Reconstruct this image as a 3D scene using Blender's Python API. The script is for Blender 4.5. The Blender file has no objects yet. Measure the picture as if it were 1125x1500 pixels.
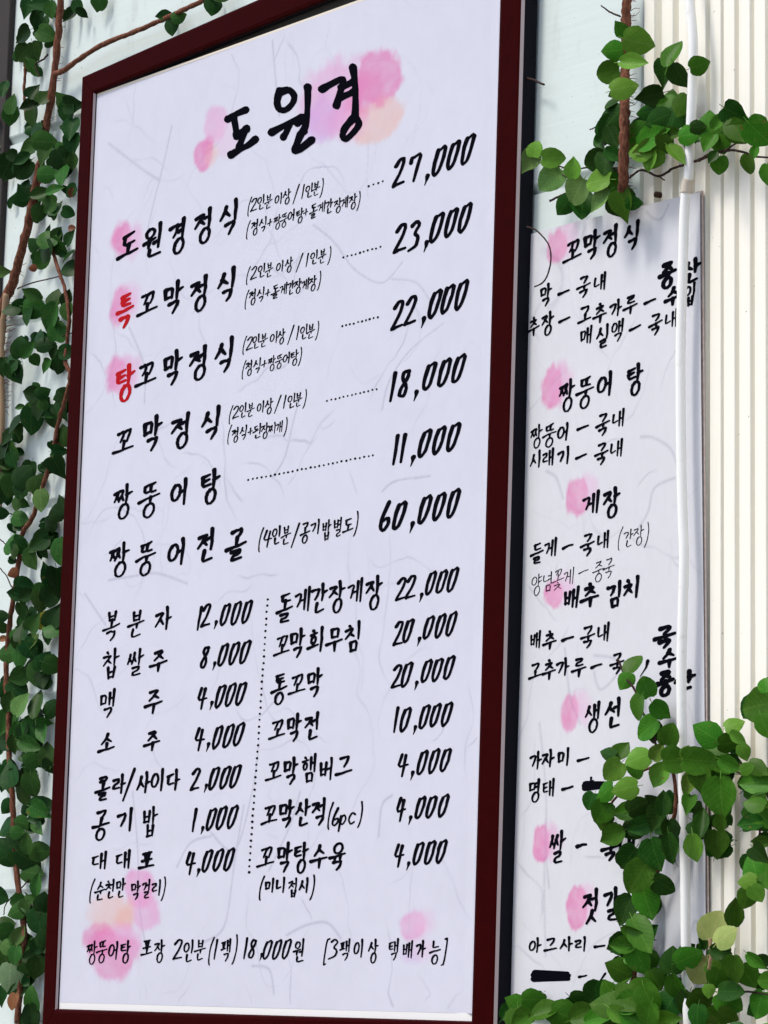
import bpy, math, random
import numpy as np
from mathutils import Vector, Matrix
random.seed(7); rng = np.random.default_rng(7)
scene = bpy.context.scene
# ------------------------------------------------------------------ camera
RIGHT = Vector((0.5769927858, 0.8161546738, 0.0311588453))
UP = Vector((0.0888069398, -0.1006156657, 0.9909539925))
BACK = Vector((0.8119068004, -0.5690061831, -0.1305347122))
CAM = Vector((5.2319885150, -3.0832081627, -0.0059398796))
FPX = 5683.193
cd = bpy.data.cameras.new('camera'); cam = bpy.data.objects.new('camera', cd)
scene.collection.objects.link(cam); scene.camera = cam
m = Matrix((RIGHT, UP, BACK)).transposed().to_4x4(); m.translation = CAM
cam.matrix_world = m
cd.sensor_fit = 'VERTICAL'; cd.sensor_height = 36; cd.lens = FPX/1500*36
cd.clip_start = .05; cd.clip_end = 400
# ------------------------------------------------------------------ light
SUN_EL, SUN_AZ = math.radians(58), math.radians(20)      # azimuth measured from the wall normal (-Y) towards -X
w = bpy.data.worlds.new('World'); scene.world = w; w.use_nodes = True
nt = w.node_tree; bg = nt.nodes['Background']
sky = nt.nodes.new('ShaderNodeTexSky'); sky.sky_type = 'NISHITA'; sky.sun_disc = False
sky.sun_elevation = SUN_EL; sky.sun_rotation = math.pi + SUN_AZ
sky.air_density = 1.0; sky.dust_density = 3.0
nt.links.new(sky.outputs[0], bg.inputs[0]); bg.inputs[1].default_value = .13
sl = bpy.data.lights.new('sun', 'SUN'); so = bpy.data.objects.new('sun', sl); scene.collection.objects.link(so)
sl.energy = 1.5; sl.angle = math.radians(12); sl.color = (1, .96, .88)
sd = Vector((-math.sin(SUN_AZ)*math.cos(SUN_EL), -math.cos(SUN_AZ)*math.cos(SUN_EL), math.sin(SUN_EL)))
so.rotation_euler = sd.to_track_quat('Z', 'Y').to_euler()
vs = scene.view_settings; vs.view_transform = 'Standard'; vs.look = 'None'; vs.gamma = 1; vs.use_curve_mapping = False
vs.exposure = 0.62

# ------------------------------------------------------------------ helpers
def at(px, py, Y=0.0):
    """point of the plane y = Y seen at pixel (px, py) of the 1125 x 1500 photograph"""
    d = RIGHT*((px-562.5)/FPX) - UP*((py-750)/FPX) - BACK
    return CAM + d*((Y-CAM.y)/d.y)
def scales(px, py, Y=0.0):
    a = at(px-10, py, Y); b = at(px+10, py, Y); c = at(px, py-10, Y); d = at(px, py+10, Y)
    mz = (c.z-d.z)/20                      # metres of height per pixel down
    X = Vector((1, 0, 0)); p = at(px, py, Y)
    def proj(q):
        v = q-CAM; z = -v.dot(BACK); return v.dot(RIGHT)/z*FPX, -v.dot(UP)/z*FPX
    u0 = proj(p); u1 = proj(p+X*.02)
    return .02/(u1[0]-u0[0]), mz
C = scene.collection
def link(o, parent=None):
    C.objects.link(o)
    if parent: o.parent = parent
    return o
def thing(name, label, cat, loc=(0, 0, 0), group=None):
    o = bpy.data.objects.new(name, None); o.location = loc; o.empty_display_size = .05
    link(o); o['label'] = label; o['category'] = cat
    if group: o['group'] = group
    return o
def tag(o, label, cat, group=None):
    o['label'] = label; o['category'] = cat
    if group: o['group'] = group
    return o
def mesh_obj(name, V, F, mat, parent=None, smooth=False, origin=None):
    """world-space vertices; stored relative to the parent's base (or to origin)"""
    base = Vector(parent.location) if parent else Vector(origin or (0, 0, 0))
    me = bpy.data.meshes.new(name); me.from_pydata([tuple(Vector(v)-base) for v in V], [], F)
    me.materials.append(mat)
    if smooth: me.polygons.foreach_set('use_smooth', [True]*len(me.polygons))
    me.update(); o = bpy.data.objects.new(name, me); link(o, parent)
    if not parent: o.location = base
    return o
def box(x0, x1, y0, y1, z0, z1):
    V = [(x, y, z) for z in (z0, z1) for y in (y0, y1) for x in (x0, x1)]
    return V, [(0, 2, 3, 1), (4, 5, 7, 6), (0, 1, 5, 4), (1, 3, 7, 5), (3, 2, 6, 7), (2, 0, 4, 6)]
def bevel(o, wd, seg=2):
    b = o.modifiers.new('bevel', 'BEVEL'); b.width = wd; b.segments = seg; b.limit_method = 'ANGLE'; return o
def tube(pts, rad, n=8, jit=0):
    """swept tube through points with a radius per point"""
    V = []; F = []
    for i, p in enumerate(pts):
        a = pts[max(i-1, 0)]; b = pts[min(i+1, len(pts)-1)]
        t = (Vector(b)-Vector(a)).normalized()
        s = t.cross(Vector((.1, -1, .2))).normalized(); u = s.cross(t).normalized()
        for k in range(n):
            an = 2*math.pi*k/n; r = rad[i]*(1+random.uniform(-jit, jit))
            V.append(Vector(p)+s*math.cos(an)*r+u*math.sin(an)*r)
    for i in range(len(pts)-1):
        for k in range(n):
            F.append((i*n+k, i*n+(k+1) % n, (i+1)*n+(k+1) % n, (i+1)*n+k))
    F.append(tuple(range(n))[::-1]); F.append(tuple(range((len(pts)-1)*n, len(pts)*n)))
    return V, F
def spline(P, k=5):
    P = [Vector(p) for p in P]; out = []
    for i in range(len(P)-1):
        a, b, c, d = P[max(i-1, 0)], P[i], P[i+1], P[min(i+2, len(P)-1)]
        for j in range(k):
            t = j/k
            out.append(.5*((2*b)+(c-a)*t+(2*a-5*b+4*c-d)*t*t+(3*b-a-3*c+d)*t**3))
    out.append(P[-1]); return out

# ------------------------------------------------------------------ materials
def mat(name, col, rough=.6, spec=.4, metal=0, build=None, bump=None, coat=0):
    m = bpy.data.materials.new(name); m.use_nodes = True; t = m.node_tree; n = t.nodes; b = n['Principled BSDF']
    b.inputs['Base Color'].default_value = (*col, 1); b.inputs['Roughness'].default_value = rough
    b.inputs['Specular IOR Level'].default_value = spec; b.inputs['Metallic'].default_value = metal
    b.inputs['Coat Weight'].default_value = coat; b.inputs['Coat Roughness'].default_value = .15
    if build: build(t, b)
    return m
def tcoord(t, scale=(1, 1, 1), kind='Object'):
    c = t.nodes.new('ShaderNodeTexCoord'); mp = t.nodes.new('ShaderNodeMapping'); mp.inputs['Scale'].default_value = scale
    t.links.new(c.outputs[kind], mp.inputs[0]); return mp.outputs[0]
def noise(t, vec, scale, detail=4, rough=.55):
    n = t.nodes.new('ShaderNodeTexNoise'); n.inputs['Scale'].default_value = scale; n.inputs['Detail'].default_value = detail
    n.inputs['Roughness'].default_value = rough; t.links.new(vec, n.inputs['Vector']); return n.outputs['Fac']
def ramp(t, fac, stops):
    r = t.nodes.new('ShaderNodeValToRGB'); e = r.color_ramp.elements
    while len(e) < len(stops): e.new(.5)
    for k, (p, c) in enumerate(stops): e[k].position = p; e[k].color = (*c, 1)
    t.links.new(fac, r.inputs[0]); return r.outputs[0]
def mixc(t, fac, a, b, mode='MIX'):
    x = t.nodes.new('ShaderNodeMix'); x.data_type = 'RGBA'; x.blend_type = mode
    for s, v in ((0, fac), (6, a), (7, b)):
        if hasattr(v, 'is_linked') or hasattr(v, 'links'): t.links.new(v, x.inputs[s])
        else: x.inputs[s].default_value = v if s == 0 else (*v, 1)
    return x.outputs[2]
def addbump(t, b, h, strength, dist):
    u = t.nodes.new('ShaderNodeBump'); u.inputs['Strength'].default_value = strength; u.inputs['Distance'].default_value = dist
    t.links.new(h, u.inputs['Height']); t.links.new(u.outputs[0], b.inputs['Normal'])

def b_siding(t, b):
    v = tcoord(t, (3, 3, 60)); g = noise(t, v, 1.0, 6)
    v2 = tcoord(t); s = noise(t, v2, 6, 5); d = noise(t, tcoord(t, (14, 14, 5)), 1.6, 6, .65)
    c = mixc(t, s, (.60, .69, .67), (.68, .755, .73))
    c = mixc(t, ramp(t, d, [(.56, (0, 0, 0)), (.74, (.55, .55, .55))]), c, (.50, .55, .52))
    sp = noise(t, v2, 170, 2); c = mixc(t, ramp(t, sp, [(.71, (0, 0, 0)), (.75, (.6, .6, .6))]), c, (.25, .25, .22))
    t.links.new(c, b.inputs['Base Color']); addbump(t, b, g, .35, .0015)
def b_panel(t, b):
    v = tcoord(t); s = noise(t, v, 5, 4); c = mixc(t, s, (.89, .86, .76), (.92, .895, .81))
    st = noise(t, tcoord(t, (50, 50, 2.2)), 1.2, 5, .6)
    c = mixc(t, ramp(t, st, [(.55, (0, 0, 0)), (.8, (.4, .4, .4))]), c, (.76, .69, .56))
    sp = noise(t, v, 120, 2); c = mixc(t, ramp(t, sp, [(.765, (0, 0, 0)), (.79, (.9, .9, .9))]), c, (.14, .11, .08))
    t.links.new(c, b.inputs['Base Color']); addbump(t, b, noise(t, v, 40, 4), .15, .002)
def b_lacquer(t, b):
    g = noise(t, tcoord(t, (40, 40, 40)), 1.5, 5)
    c = mixc(t, g, (.020, .0006, .0008), (.034, .0010, .0012)); t.links.new(c, b.inputs['Base Color'])
    addbump(t, b, noise(t, tcoord(t), 120, 3), .05, .001)
def b_bark(t, b):
    v = tcoord(t, (1, 1, .35)); g = noise(t, v, 260, 6, .7)
    c = ramp(t, g, [(.3, (.045, .014, .008)), (.52, (.15, .052, .028)), (.75, (.30, .15, .09))])
    t.links.new(c, b.inputs['Base Color']); addbump(t, b, g, .9, .002)
def b_paper(t, b):
    a = t.nodes.new('ShaderNodeVertexColor'); a.layer_name = 'print'
    t.links.new(a.outputs[0], b.inputs['Base Color']); addbump(t, b, noise(t, tcoord(t), 9, 3), .12, .01)
def leaf_mat(name, base, under):
    def f(t, b):
        oi = t.nodes.new('ShaderNodeObjectInfo'); v = tcoord(t)
        sx = t.nodes.new('ShaderNodeSeparateXYZ'); t.links.new(v, sx.inputs[0])
        ab = t.nodes.new('ShaderNodeMath'); ab.operation = 'ABSOLUTE'; t.links.new(sx.outputs[0], ab.inputs[0])
        # midrib and side veins
        mid = ramp(t, ab.outputs[0], [(.004, (.45, .45, .45)), (.03, (0, 0, 0))])
        q = t.nodes.new('ShaderNodeMath'); q.operation = 'MULTIPLY_ADD'; q.inputs[1].default_value = -.75; t.links.new(ab.outputs[0], q.inputs[0]); t.links.new(sx.outputs[1], q.inputs[2])
        s = t.nodes.new('ShaderNodeMath'); s.operation = 'MULTIPLY'; s.inputs[1].default_value = 46; t.links.new(q.outputs[0], s.inputs[0])
        si = t.nodes.new('ShaderNodeMath'); si.operation = 'SINE'; t.links.new(s.outputs[0], si.inputs[0])
        vein = ramp(t, si.outputs[0], [(.70, (0, 0, 0)), (1.0, (.26, .26, .26))])
        nz = noise(t, v, 4, 4)
        c = mixc(t, nz, tuple(x*.72 for x in base), tuple(x*1.25 for x in base))
        bl = noise(t, v, 2.1, 6, .7)
        c = mixc(t, ramp(t, bl, [(.50, (0, 0, 0)), (.72, (.55, .55, .55))]), c, under)
        c = mixc(t, vein, c, under); c = mixc(t, mid, c, under)
        br = noise(t, tcoord(t, (1, 1, 1)), 5.5, 3); pick = t.nodes.new('ShaderNodeMath'); pick.operation = 'MULTIPLY'
        t.links.new(ramp(t, oi.outputs['Random'], [(.92, (0, 0, 0)), (.94, (1, 1, 1))]), pick.inputs[0])
        t.links.new(ramp(t, br, [(.62, (0, 0, 0)), (.68, (.8, .8, .8))]), pick.inputs[1])
        c = mixc(t, pick.outputs[0], c, (.12, .07, .02))
        hs = t.nodes.new('ShaderNodeHueSaturation'); t.links.new(c, hs.inputs['Color'])
        mr = t.nodes.new('ShaderNodeMapRange'); mr.inputs[3].default_value = .62; mr.inputs[4].default_value = 1.3
        t.links.new(oi.outputs['Random'], mr.inputs[0]); t.links.new(mr.outputs[0], hs.inputs['Value'])
        mr2 = t.nodes.new('ShaderNodeMapRange'); mr2.inputs[3].default_value = .485; mr2.inputs[4].default_value = .515
        t.links.new(oi.outputs['Random'], mr2.inputs[0]); t.links.new(mr2.outputs[0], hs.inputs['Hue'])
        t.links.new(hs.outputs[0], b.inputs['Base Color'])
        addbump(t, b, vein, -.6, .03)
    return mat(name, base, .42, .07, build=f)
M = {}
M['siding'] = mat('mint_white_siding', (.7, .78, .76), .55, .3, build=b_siding)
M['panel'] = mat('cream_ribbed_metal', (.73, .69, .58), .45, .35, build=b_panel)
M['lacquer'] = mat('dark_red_lacquer', (.06, .004, .005), .45, .012, build=b_lacquer)
M['black'] = mat('black_frame_side', (.008, .008, .012), .6, .06)
M['silver_glint'] = mat('silver_edge_glint', (.40, .33, .33), .45, .3, metal=.1)  # silver rail bevel with its sky glint painted into the colour
M['bead'] = mat('cream_foam_board', (.74, .68, .58), .7, .2)
M['recess'] = mat('dark_grey_recess', (.035, .034, .030), .8, .1)
M['beadw'] = mat('off_white_foam_board', (.78, .77, .76), .7, .2)
M['paper'] = mat('printed_hanji_paper', (.8, .8, .86), .42, .35, build=b_paper)
M['ink'] = mat('black_ink', (.004, .004, .007), .8, .0)
M['red'] = mat('red_ink', (.42, .006, .010), .7, .05)
M['pipe'] = mat('white_plastic_pipe', (.82, .82, .80), .35, .4, build=lambda t, b: t.links.new(mixc(t, ramp(t, noise(t, tcoord(t), 60, 5), [(.62, (0, 0, 0)), (.75, (.5, .5, .5))]), (.88, .88, .86), (.62, .59, .52)), b.inputs['Base Color']))
M['tape'] = mat('beige_tape', (.60, .53, .44), .6, .3)
M['bark'] = mat('reddish_bark', (.12, .05, .03), .85, .2, build=b_bark)
M['tan'] = mat('tan_bark', (.3, .2, .12), .85, .2)
M['twig'] = mat('dark_twig', (.035, .018, .014), .8, .2)
M['post'] = mat('dark_brown_metal', (.035, .028, .026), .7, .3, build=lambda t, b: addbump(t, b, noise(t, tcoord(t), 80, 4), .2, .002))
M['rust'] = mat('rusty_screw', (.05, .02, .012), .7, .3)
M['ground'] = mat('grey_paving', (.22, .215, .2), .85, .2, build=lambda t, b: t.links.new(mixc(t, noise(t, tcoord(t), 3, 6), (.17, .165, .15), (.28, .27, .25)), b.inputs['Base Color']))
LM = [leaf_mat('old_dark_leaf', (.009, .040, .007), (.035, .085, .020)),
      leaf_mat('deep_green_leaf', (.024, .080, .013), (.07, .14, .035)),
      leaf_mat('soft_green_leaf', (.072, .150, .034), (.13, .22, .075)),
      leaf_mat('pale_leaf_back', (.14, .21, .10), (.25, .32, .18)),
      leaf_mat('yellowing_leaf', (.20, .19, .02), (.1, .14, .03)),
      leaf_mat('dead_brown_leaf', (.16, .06, .025), (.25, .12, .06))]
RM = [leaf_mat('dark_green_leaf', (.013, .058, .005), (.05, .12, .018)),  # darkest of the right-hand leaf greens
      leaf_mat('green_leaf', (.036, .130, .007), (.09, .20, .025)),
      leaf_mat('young_green_leaf', (.095, .215, .020), (.16, .28, .055)),
      leaf_mat('pale_young_leaf', (.115, .225, .055), (.20, .32, .11)),
      LM[4], LM[5], leaf_mat('pale_yellow_leaf', (.24, .30, .085), (.34, .32, .12))]

# ------------------------------------------------------------------ ground and walls
WALL = 0.0235
g = mesh_obj('ground', [(-60, -80, -1.55), (80, -80, -1.55), (80, 40, -1.55), (-60, 40, -1.55)], [(0, 1, 2, 3)], M['ground']); g['kind'] = 'structure'
xl = at(8, 212, WALL).x
XP = at(940, 150, WALL).x                         # where the clapboards end and the ribbed sheet starts
wall = thing('siding_wall', 'pale mint white clapboard wall behind the menu board and the ivy', 'wall', (0, WALL, 0))
z0 = at(20, 212, WALL).z; z1 = at(70, 1027, WALL).z
PITCH = (z0-z1)/3
z = z0-PITCH*9
while z < 2.6:
    zt = z+PITCH
    prof = [(WALL+.0095, z+.0004), (WALL+.0095, zt-.0004), (WALL-.0002, zt-.0004), (WALL-.0022, z+.015), (WALL-.0012, z+.0125), (WALL+.0065, z+.0035), (WALL+.0062, z+.0004)]
    V = []; F = []
    for x in (-1.0, XP):
        V += [(x, y, q) for y, q in prof]
    n = len(prof)
    for k in range(n): F.append((k, (k+1) % n, n+(k+1) % n, n+k))
    F.append(tuple(range(n))[::-1]); F.append(tuple(range(n, 2*n)))
    if z > -1.56: mesh_obj('siding_board', V, F, M['siding'], wall)
    z = zt
V, F = box(-1.0, 3.6, WALL+.012, WALL+.10, -1.55, 2.6)
mesh_obj('wall_sheathing', V, F, M['siding'], wall)
# left corner post
pe0 = at(16, 0, WALL-.03).x
V, F = box(pe0-.12, at(12, 64, WALL-.012).x, WALL-.012, WALL+.004, -1.55, 2.6)
post = mesh_obj('corner_post', V, F, M['post'], origin=(pe0, WALL, -1.55)); bevel(post, .003)
tag(post, 'dark brown metal corner post at the left edge of the white wall', 'post')

# ribbed sheet on the right: a base sheet and its raised ribs, leaning a little as in the photograph
rp = thing('ribbed_panel', 'cream ribbed metal cladding to the right of the menu board', 'wall cladding', (XP, WALL, 0))
LEAN = 0.031
def lean(V, xo=0): return [(x+(-LEAN*(z-at(1050, 250, WALL).z)) if True else x, y, z) for x, y, z in V]
xa = at(945, 0, WALL).x; 
V, F = box(XP-.02, 3.6, WALL+.0061, WALL+.0115, -1.55, 2.6)
mesh_obj('base_sheet', V, F, M['panel'], rp)
RIBPX = [949, 976, 1000, 1024, 1046, 1066, 1088.5, 1111, 1133, 1155]
def rib(xc, wd, dp):
    prof = [(-wd*.5-.002, WALL+.0063), (-wd*.5, WALL+.0042-dp), (wd*.5, WALL+.0042-dp), (wd*.5+.002, WALL+.0063)]
    V = []; zs = [-1.55, 2.6]
    for q in zs: V += [(xc+a, y, q) for a, y in prof]
    return lean(V), [(0, 1, 5, 4), (1, 2, 6, 5), (2, 3, 7, 6), (0, 3, 2, 1), (4, 5, 6, 7)]
xr = None
for k, px in enumerate(RIBPX):
    xr = at(px, 250, WALL-.006).x
    o = mesh_obj('rib', *rib(xr, .021, .0085), M['panel'], rp); bevel(o, .0012, 2)
for k in range(1, 34):
    o = mesh_obj('rib', *rib(xr+.043*k, .021, .0085), M['panel'], rp); bevel(o, .0012, 2)

# ------------------------------------------------------------------ menu board
tl, bl, br, tr = [at(*p) for p in ((143, 137), (87, 1478), (695, 1496), (738.7, -64.5))]
X0, X1, Z0, Z1 = (tl.x+bl.x)/2, (tr.x+br.x)/2, (bl.z+br.z)/2, (tl.z+tr.z)/2
YF = -.0075                                           # front face of the frame; the print lies at 0
board = thing('menu_board', 'tall framed menu board of black Korean handwriting on white mulberry paper', 'menu board', (X0, 0, Z0))
def slab(x0, x1, y0, y1, za, zb, zc, zd):
    V, F = box(x0, x1, y0, y1, 0, 1); zz = [za, zb, za, zb, zc, zd, zc, zd]
    return [(v[0], v[1], z) for v, z in zip(V, zz)], F
KW = .010*(X1-X0)
mesh_obj('backing_board', *slab(X0-.003, X1+.003, .0012, .006, Z0-.012, Z0-.012, Z1, Z1+KW), M['bead'], board)
mesh_obj('edge_bead', *slab(X0, X1, -.0010, .0011, Z1-.0036, Z1-.0036+KW, Z1, Z1+KW), M['bead'], board)
mesh_obj('edge_bead', *box(X0, X1, -.0006, .0011, Z0, Z0+.0105), M['beadw'], board)
RL, RR, RB, RT = .041, .054, .040, .036; D = .0175        # rail widths, depth behind the print
GR = .036; TR_ = .018                                 # the top rail sits askew: its gap over the print grows to the right
def corner(a, side, end):
    """corner point of the frame; a 0..1 from the opening to the outer edge"""
    x = X0-a*RL if side == 'L' else X1+a*RR
    if end == 'B': return x, Z0-a*RB
    f = (x-X0)/(X1-X0); return x, Z1+GR*max(f, 0)+a*(RT+TR_*f)
def rail(kind):
    pr = [(0, D), (0, YF+.0045), (.05, YF+.0010), (.14, YF), (.86, YF), (.94, YF+.0008), (1, YF+.0045), (1, D)]
    ends = {'L': (('L', 'B'), ('L', 'T')), 'R': (('R', 'B'), ('R', 'T')), 'B': (('L', 'B'), ('R', 'B')), 'T': (('L', 'T'), ('R', 'T'))}[kind]
    V = []; F = []
    for sd_, en in ends:
        for a, y in pr:
            if y == D and en == 'B': y = .0228
            x, z = corner(a, sd_, en); e_ = .0005
            if kind in 'LR': z += e_ if en == 'B' else -e_
            else: x += e_ if sd_ == 'L' else -e_
            V.append((x, y, z))
    n = len(pr)
    for k in range(n): F.append((k, (k+1) % n, n+(k+1) % n, n+k))
    F.append(tuple(range(n))[::-1]); F.append(tuple(range(n, 2*n)))
    o = mesh_obj('frame_rail', V, F, M['lacquer'], board)
    me = o.data; me.materials.append(M['black']); me.materials.append(M['silver_glint'])
    for p in me.polygons:
        if p.index in (0, 6, 7): p.material_index = 1
        if kind == 'L' and p.index == 1: p.material_index = 2
        if kind == 'R' and p.index == 5: p.material_index = 2  # painted glint goes on the right-facing bevels alone
    return o
for k in 'LRTB': rail(k)
KT = .010
def ztop(x): return Z1+KT*(x-X0)
mesh_obj('recess_backing', *slab(X0-.004, X1+.004, .0068, .012, Z0, Z0, Z1+.006, Z1+GR+.008), M['recess'], board)
# --- paper rasters: an actual colour per point of a fine grid
def vnoise(shape, cells, seed):
    r = np.random.default_rng(seed); h, w_ = shape; out = np.zeros(shape); amp = 1; tot = 0
    for o_ in range(4):
        gy, gx = max(2, int(cells[0]*2**o_)), max(2, int(cells[1]*2**o_))
        G = r.random((gy+2, gx+2)); y = np.linspace(0, gy, h); x = np.linspace(0, gx, w_)
        yi = y.astype(int); xi = x.astype(int); fy = (y-yi)[:, None]; fx = (x-xi)[None]
        fy = fy*fy*(3-2*fy); fx = fx*fx*(3-2*fx)
        a = G[yi][:, xi]; b = G[yi][:, xi+1]; c = G[yi+1][:, xi]; d = G[yi+1][:, xi+1]
        out += amp*((a*(1-fx)+b*fx)*(1-fy)+(c*(1-fx)+d*fx)*fy); tot += amp; amp *= .55
    return out/tot
def lin(c): return np.array([((v/255+.055)/1.055)**2.4 for v in c])
PINK, DEEP, PEACH, LILAC, PALE = lin((236, 158, 205)), lin((226, 112, 176)), lin((244, 186, 178)), lin((205, 150, 220)), lin((240, 195, 222))
def paper_sheet(name, x0, x1, z0, z1, Y, base, blots, nfib, seed, parent, dx=.0023, dz=.0017, crease=None, fstr=.34, lines=(), ktop=0, shear=0, zc=0):
    nx = int((x1-x0)/dx)+1; nz = int((z1-z0)/dz)+1
    xs = np.linspace(x0, x1, nx); zs = np.linspace(z0, z1, nz); X, Z = np.meshgrid(xs, zs)
    Z = z0+(Z-z0)*(1+ktop*(X-x0)/(z1-z0)); X = X-shear*(Z-zc)
    fib = np.zeros((nz, nx)); r = np.random.default_rng(seed)
    def stamp(px, pz, s, wd):
        i = int(round((pz-z0)/(z1-z0)*(nz-1))); j = int(round((px+shear*(pz-zc)-x0)/(x1-x0)*(nx-1)))
        if 3 < i < nz-4 and 3 < j < nx-4:
            sub = (slice(i-3, i+4), slice(j-3, j+4))
            d = ((X[sub]-px)**2+(Z[sub]-pz)**2)/(wd*wd); fib[sub] = np.maximum(fib[sub], s*np.exp(-d))
    for k in range(nfib):
        px, pz = r.uniform(x0, x1), r.uniform(z0, z1); an = r.uniform(0, 6.28); L = r.uniform(.04, .28)*(1.5 if r.random() < .2 else .8)
        s = r.uniform(.25, 1)**1.5; wd = r.uniform(.0010, .0021); cv = r.normal(0, 5)
        for q in range(int(L/.0015)):
            px += math.cos(an)*.0015; pz += math.sin(an)*.0015; an += cv*.0015+r.normal(0, .09)
            if r.random() < .006: cv = r.normal(0, 14)
            if r.random() < .006: an += r.normal(0, .7)
            t_ = q*.0015/L; stamp(px, pz, s*min(1, 5*t_, 5*(1-t_))*(.75+.25*math.sin(q*.11)), wd)
    for pts in lines:
        P = spline([at(a, b, Y) for a, b in pts], 40)
        for p in P: stamp(p.x, p.z, r.uniform(.55, .85), .0021)
    n1 = vnoise((nz, nx), (14, 10), seed+1); n2 = vnoise((nz, nx), (60, 9), seed+2); n3 = vnoise((nz, nx), (70, 60), seed+3)
    col = np.ones((nz, nx, 3))*np.array(base)
    col *= (1+.05*(n1-.5)+.05*(n3-.5))[..., None]
    col *= 1-fib[..., None]*fstr*np.array([1.0, 1.0, .85])
    for (px, py, rx, ry, c, al, soft) in blots:
        p = at(px, py, Y); mx, mz = scales(px, py, Y)
        u = (X-p.x)/(rx*1.3*mx); v = (Z-p.z)/(ry*1.25*mz); d = np.sqrt(u*u+v*v)+(n3-.5)*.38+(n1-.5)*.6
        a = np.clip((1-d)/soft, 0, 1); a = a*a*(3-2*a)
        edge = np.exp(-((d-.80)/.14)**2)*.10
        a = np.clip(al*a*(.82+.5*(vnoise((nz, nx), (90, 40), int(px)) -.4))+edge*a*al, 0, 1)[..., None]
        col = col*(1-a)+(np.minimum(col*1.06, c*.90)*.6+c*.82*.4)*a
    Yd = np.full_like(X, Y)
    if crease: Yd = Yd+crease(X, Z)
    loc = Vector(parent.location)
    co = np.stack([X-loc.x, Yd-loc.y, Z-loc.z], -1).reshape(-1, 3).astype(np.float32)
    i, j = np.meshgrid(np.arange(nz-1), np.arange(nx-1), indexing='ij'); a = (i*nx+j).ravel()
    f = np.stack([a, a+1, a+nx+1, a+nx], -1).astype(np.int32)
    me = bpy.data.meshes.new(name); me.vertices.add(len(co)); me.vertices.foreach_set('co', co.ravel())
    me.loops.add(f.size); me.loops.foreach_set('vertex_index', f.ravel()); me.polygons.add(len(f))
    me.polygons.foreach_set('loop_start', np.arange(0, f.size, 4, dtype=np.int32)); me.polygons.foreach_set('loop_total', np.full(len(f), 4, np.int32))
    me.polygons.foreach_set('use_smooth', np.ones(len(f), bool)); me.update(calc_edges=True)
    ca = me.color_attributes.new('print', 'FLOAT_COLOR', 'POINT')
    ca.data.foreach_set('color', np.concatenate([col.reshape(-1, 3), np.ones((len(co), 1))], 1).astype(np.float32).ravel())
    me.materials.append(M['paper']); return link(bpy.data.objects.new(name, me), parent)
B1 = [(487, 142, 44, 58, PINK, .65, .45), (470, 180, 30, 34, LILAC, .5, .5), (553, 115, 32, 38, DEEP, .8, .3), (551, 176, 36, 30, PEACH, .8, .4), (510, 175, 30, 34, PINK, .6, .6), (534, 138, 26, 34, DEEP, .45, .5),
      (316, 182, 15, 24, PINK, .65, .4), (335, 200, 16, 30, PALE, .6, .5), (299, 228, 12, 20, DEEP, .75, .35), (304, 214, 9, 14, DEEP, .5, .5), (309, 228, 9, 16, PEACH, .55, .5),
      (179, 349, 16, 30, DEEP, .85, .4), (193, 352, 17, 30, PINK, .6, .6),
      (176, 448, 16, 30, DEEP, .75, .4), (190, 444, 17, 31, PINK, .65, .6),
      (170, 550, 16, 31, DEEP, .75, .4), (184, 548, 20, 34, PINK, .7, .5),
      (205, 1300, 24, 28, PINK, .85, .35), (214, 1335, 20, 26, PINK, .75, .4), (165, 1335, 30, 30, PEACH, .65, .45), (182, 1345, 16, 20, lin((240, 170, 150)), .5, .6),
      (148, 1378, 22, 24, DEEP, .65, .4), (165, 1398, 32, 34, DEEP, .65, .35), (178, 1375, 24, 26, PINK, .7, .5),
      (606, 1356, 20, 24, PINK, .75, .35), (622, 1352, 20, 26, PALE, .7, .6), (603, 1398, 20, 18, LILAC, .35, .6), (620, 1390, 24, 22, PALE, .5, .6)]
FX = at(716, 600).x
def crease1(X, Z):
    return -.0022*np.exp(-((X-FX-.004*np.sin(Z*2.2))/.006)**2)+.0006*np.exp(-((X-FX+.02)/.01)**2)+.0005*np.sin(X*9+Z*4)*np.sin(Z*6)-.0008
LN1 = [((190, 480), (205, 515), (213, 545), (212, 590)), ((252, 185), (240, 240), (225, 300), (214, 350)), ((160, 210), (205, 245), (235, 265)),
       ((575, 410), (610, 415), (630, 440), (645, 452)), ((460, 330), (490, 355), (520, 395), (560, 415), (590, 385)), ((560, 600), (570, 560), (600, 515), (650, 475)),
       ((400, 700), (418, 670), (430, 620), (438, 590)), ((160, 850), (190, 845), (230, 840), (275, 855)), ((195, 1160), (202, 1240), (205, 1330), (215, 1390)),
       ((380, 1090), (370, 1160), (345, 1245), (310, 1220)), ((420, 1370), (450, 1355), (480, 1352), (500, 1375)), ((300, 1380), (330, 1355), (345, 1260), (358, 1180)),
       ((260, 1270), (280, 1235), (310, 1225)), ((370, 1415), (395, 1420), (402, 1455)), ((560, 720), (580, 705), (630, 698)), ((125, 870), (145, 900), (155, 915)),
       ((440, 1160), (425, 1210), (395, 1275)), ((555, 1225), (560, 1180), (575, 1165)), ((590, 0), (610, 15), (640, 8)), ((400, 60), (405, 120), (410, 170))]
paper_sheet('menu_print', X0, X1, Z0+.010, Z1-.0035, 0, (.60, .605, .70), B1, 140, 11, board, crease=crease1, lines=LN1, ktop=.010)
SURF = crease1

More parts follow.
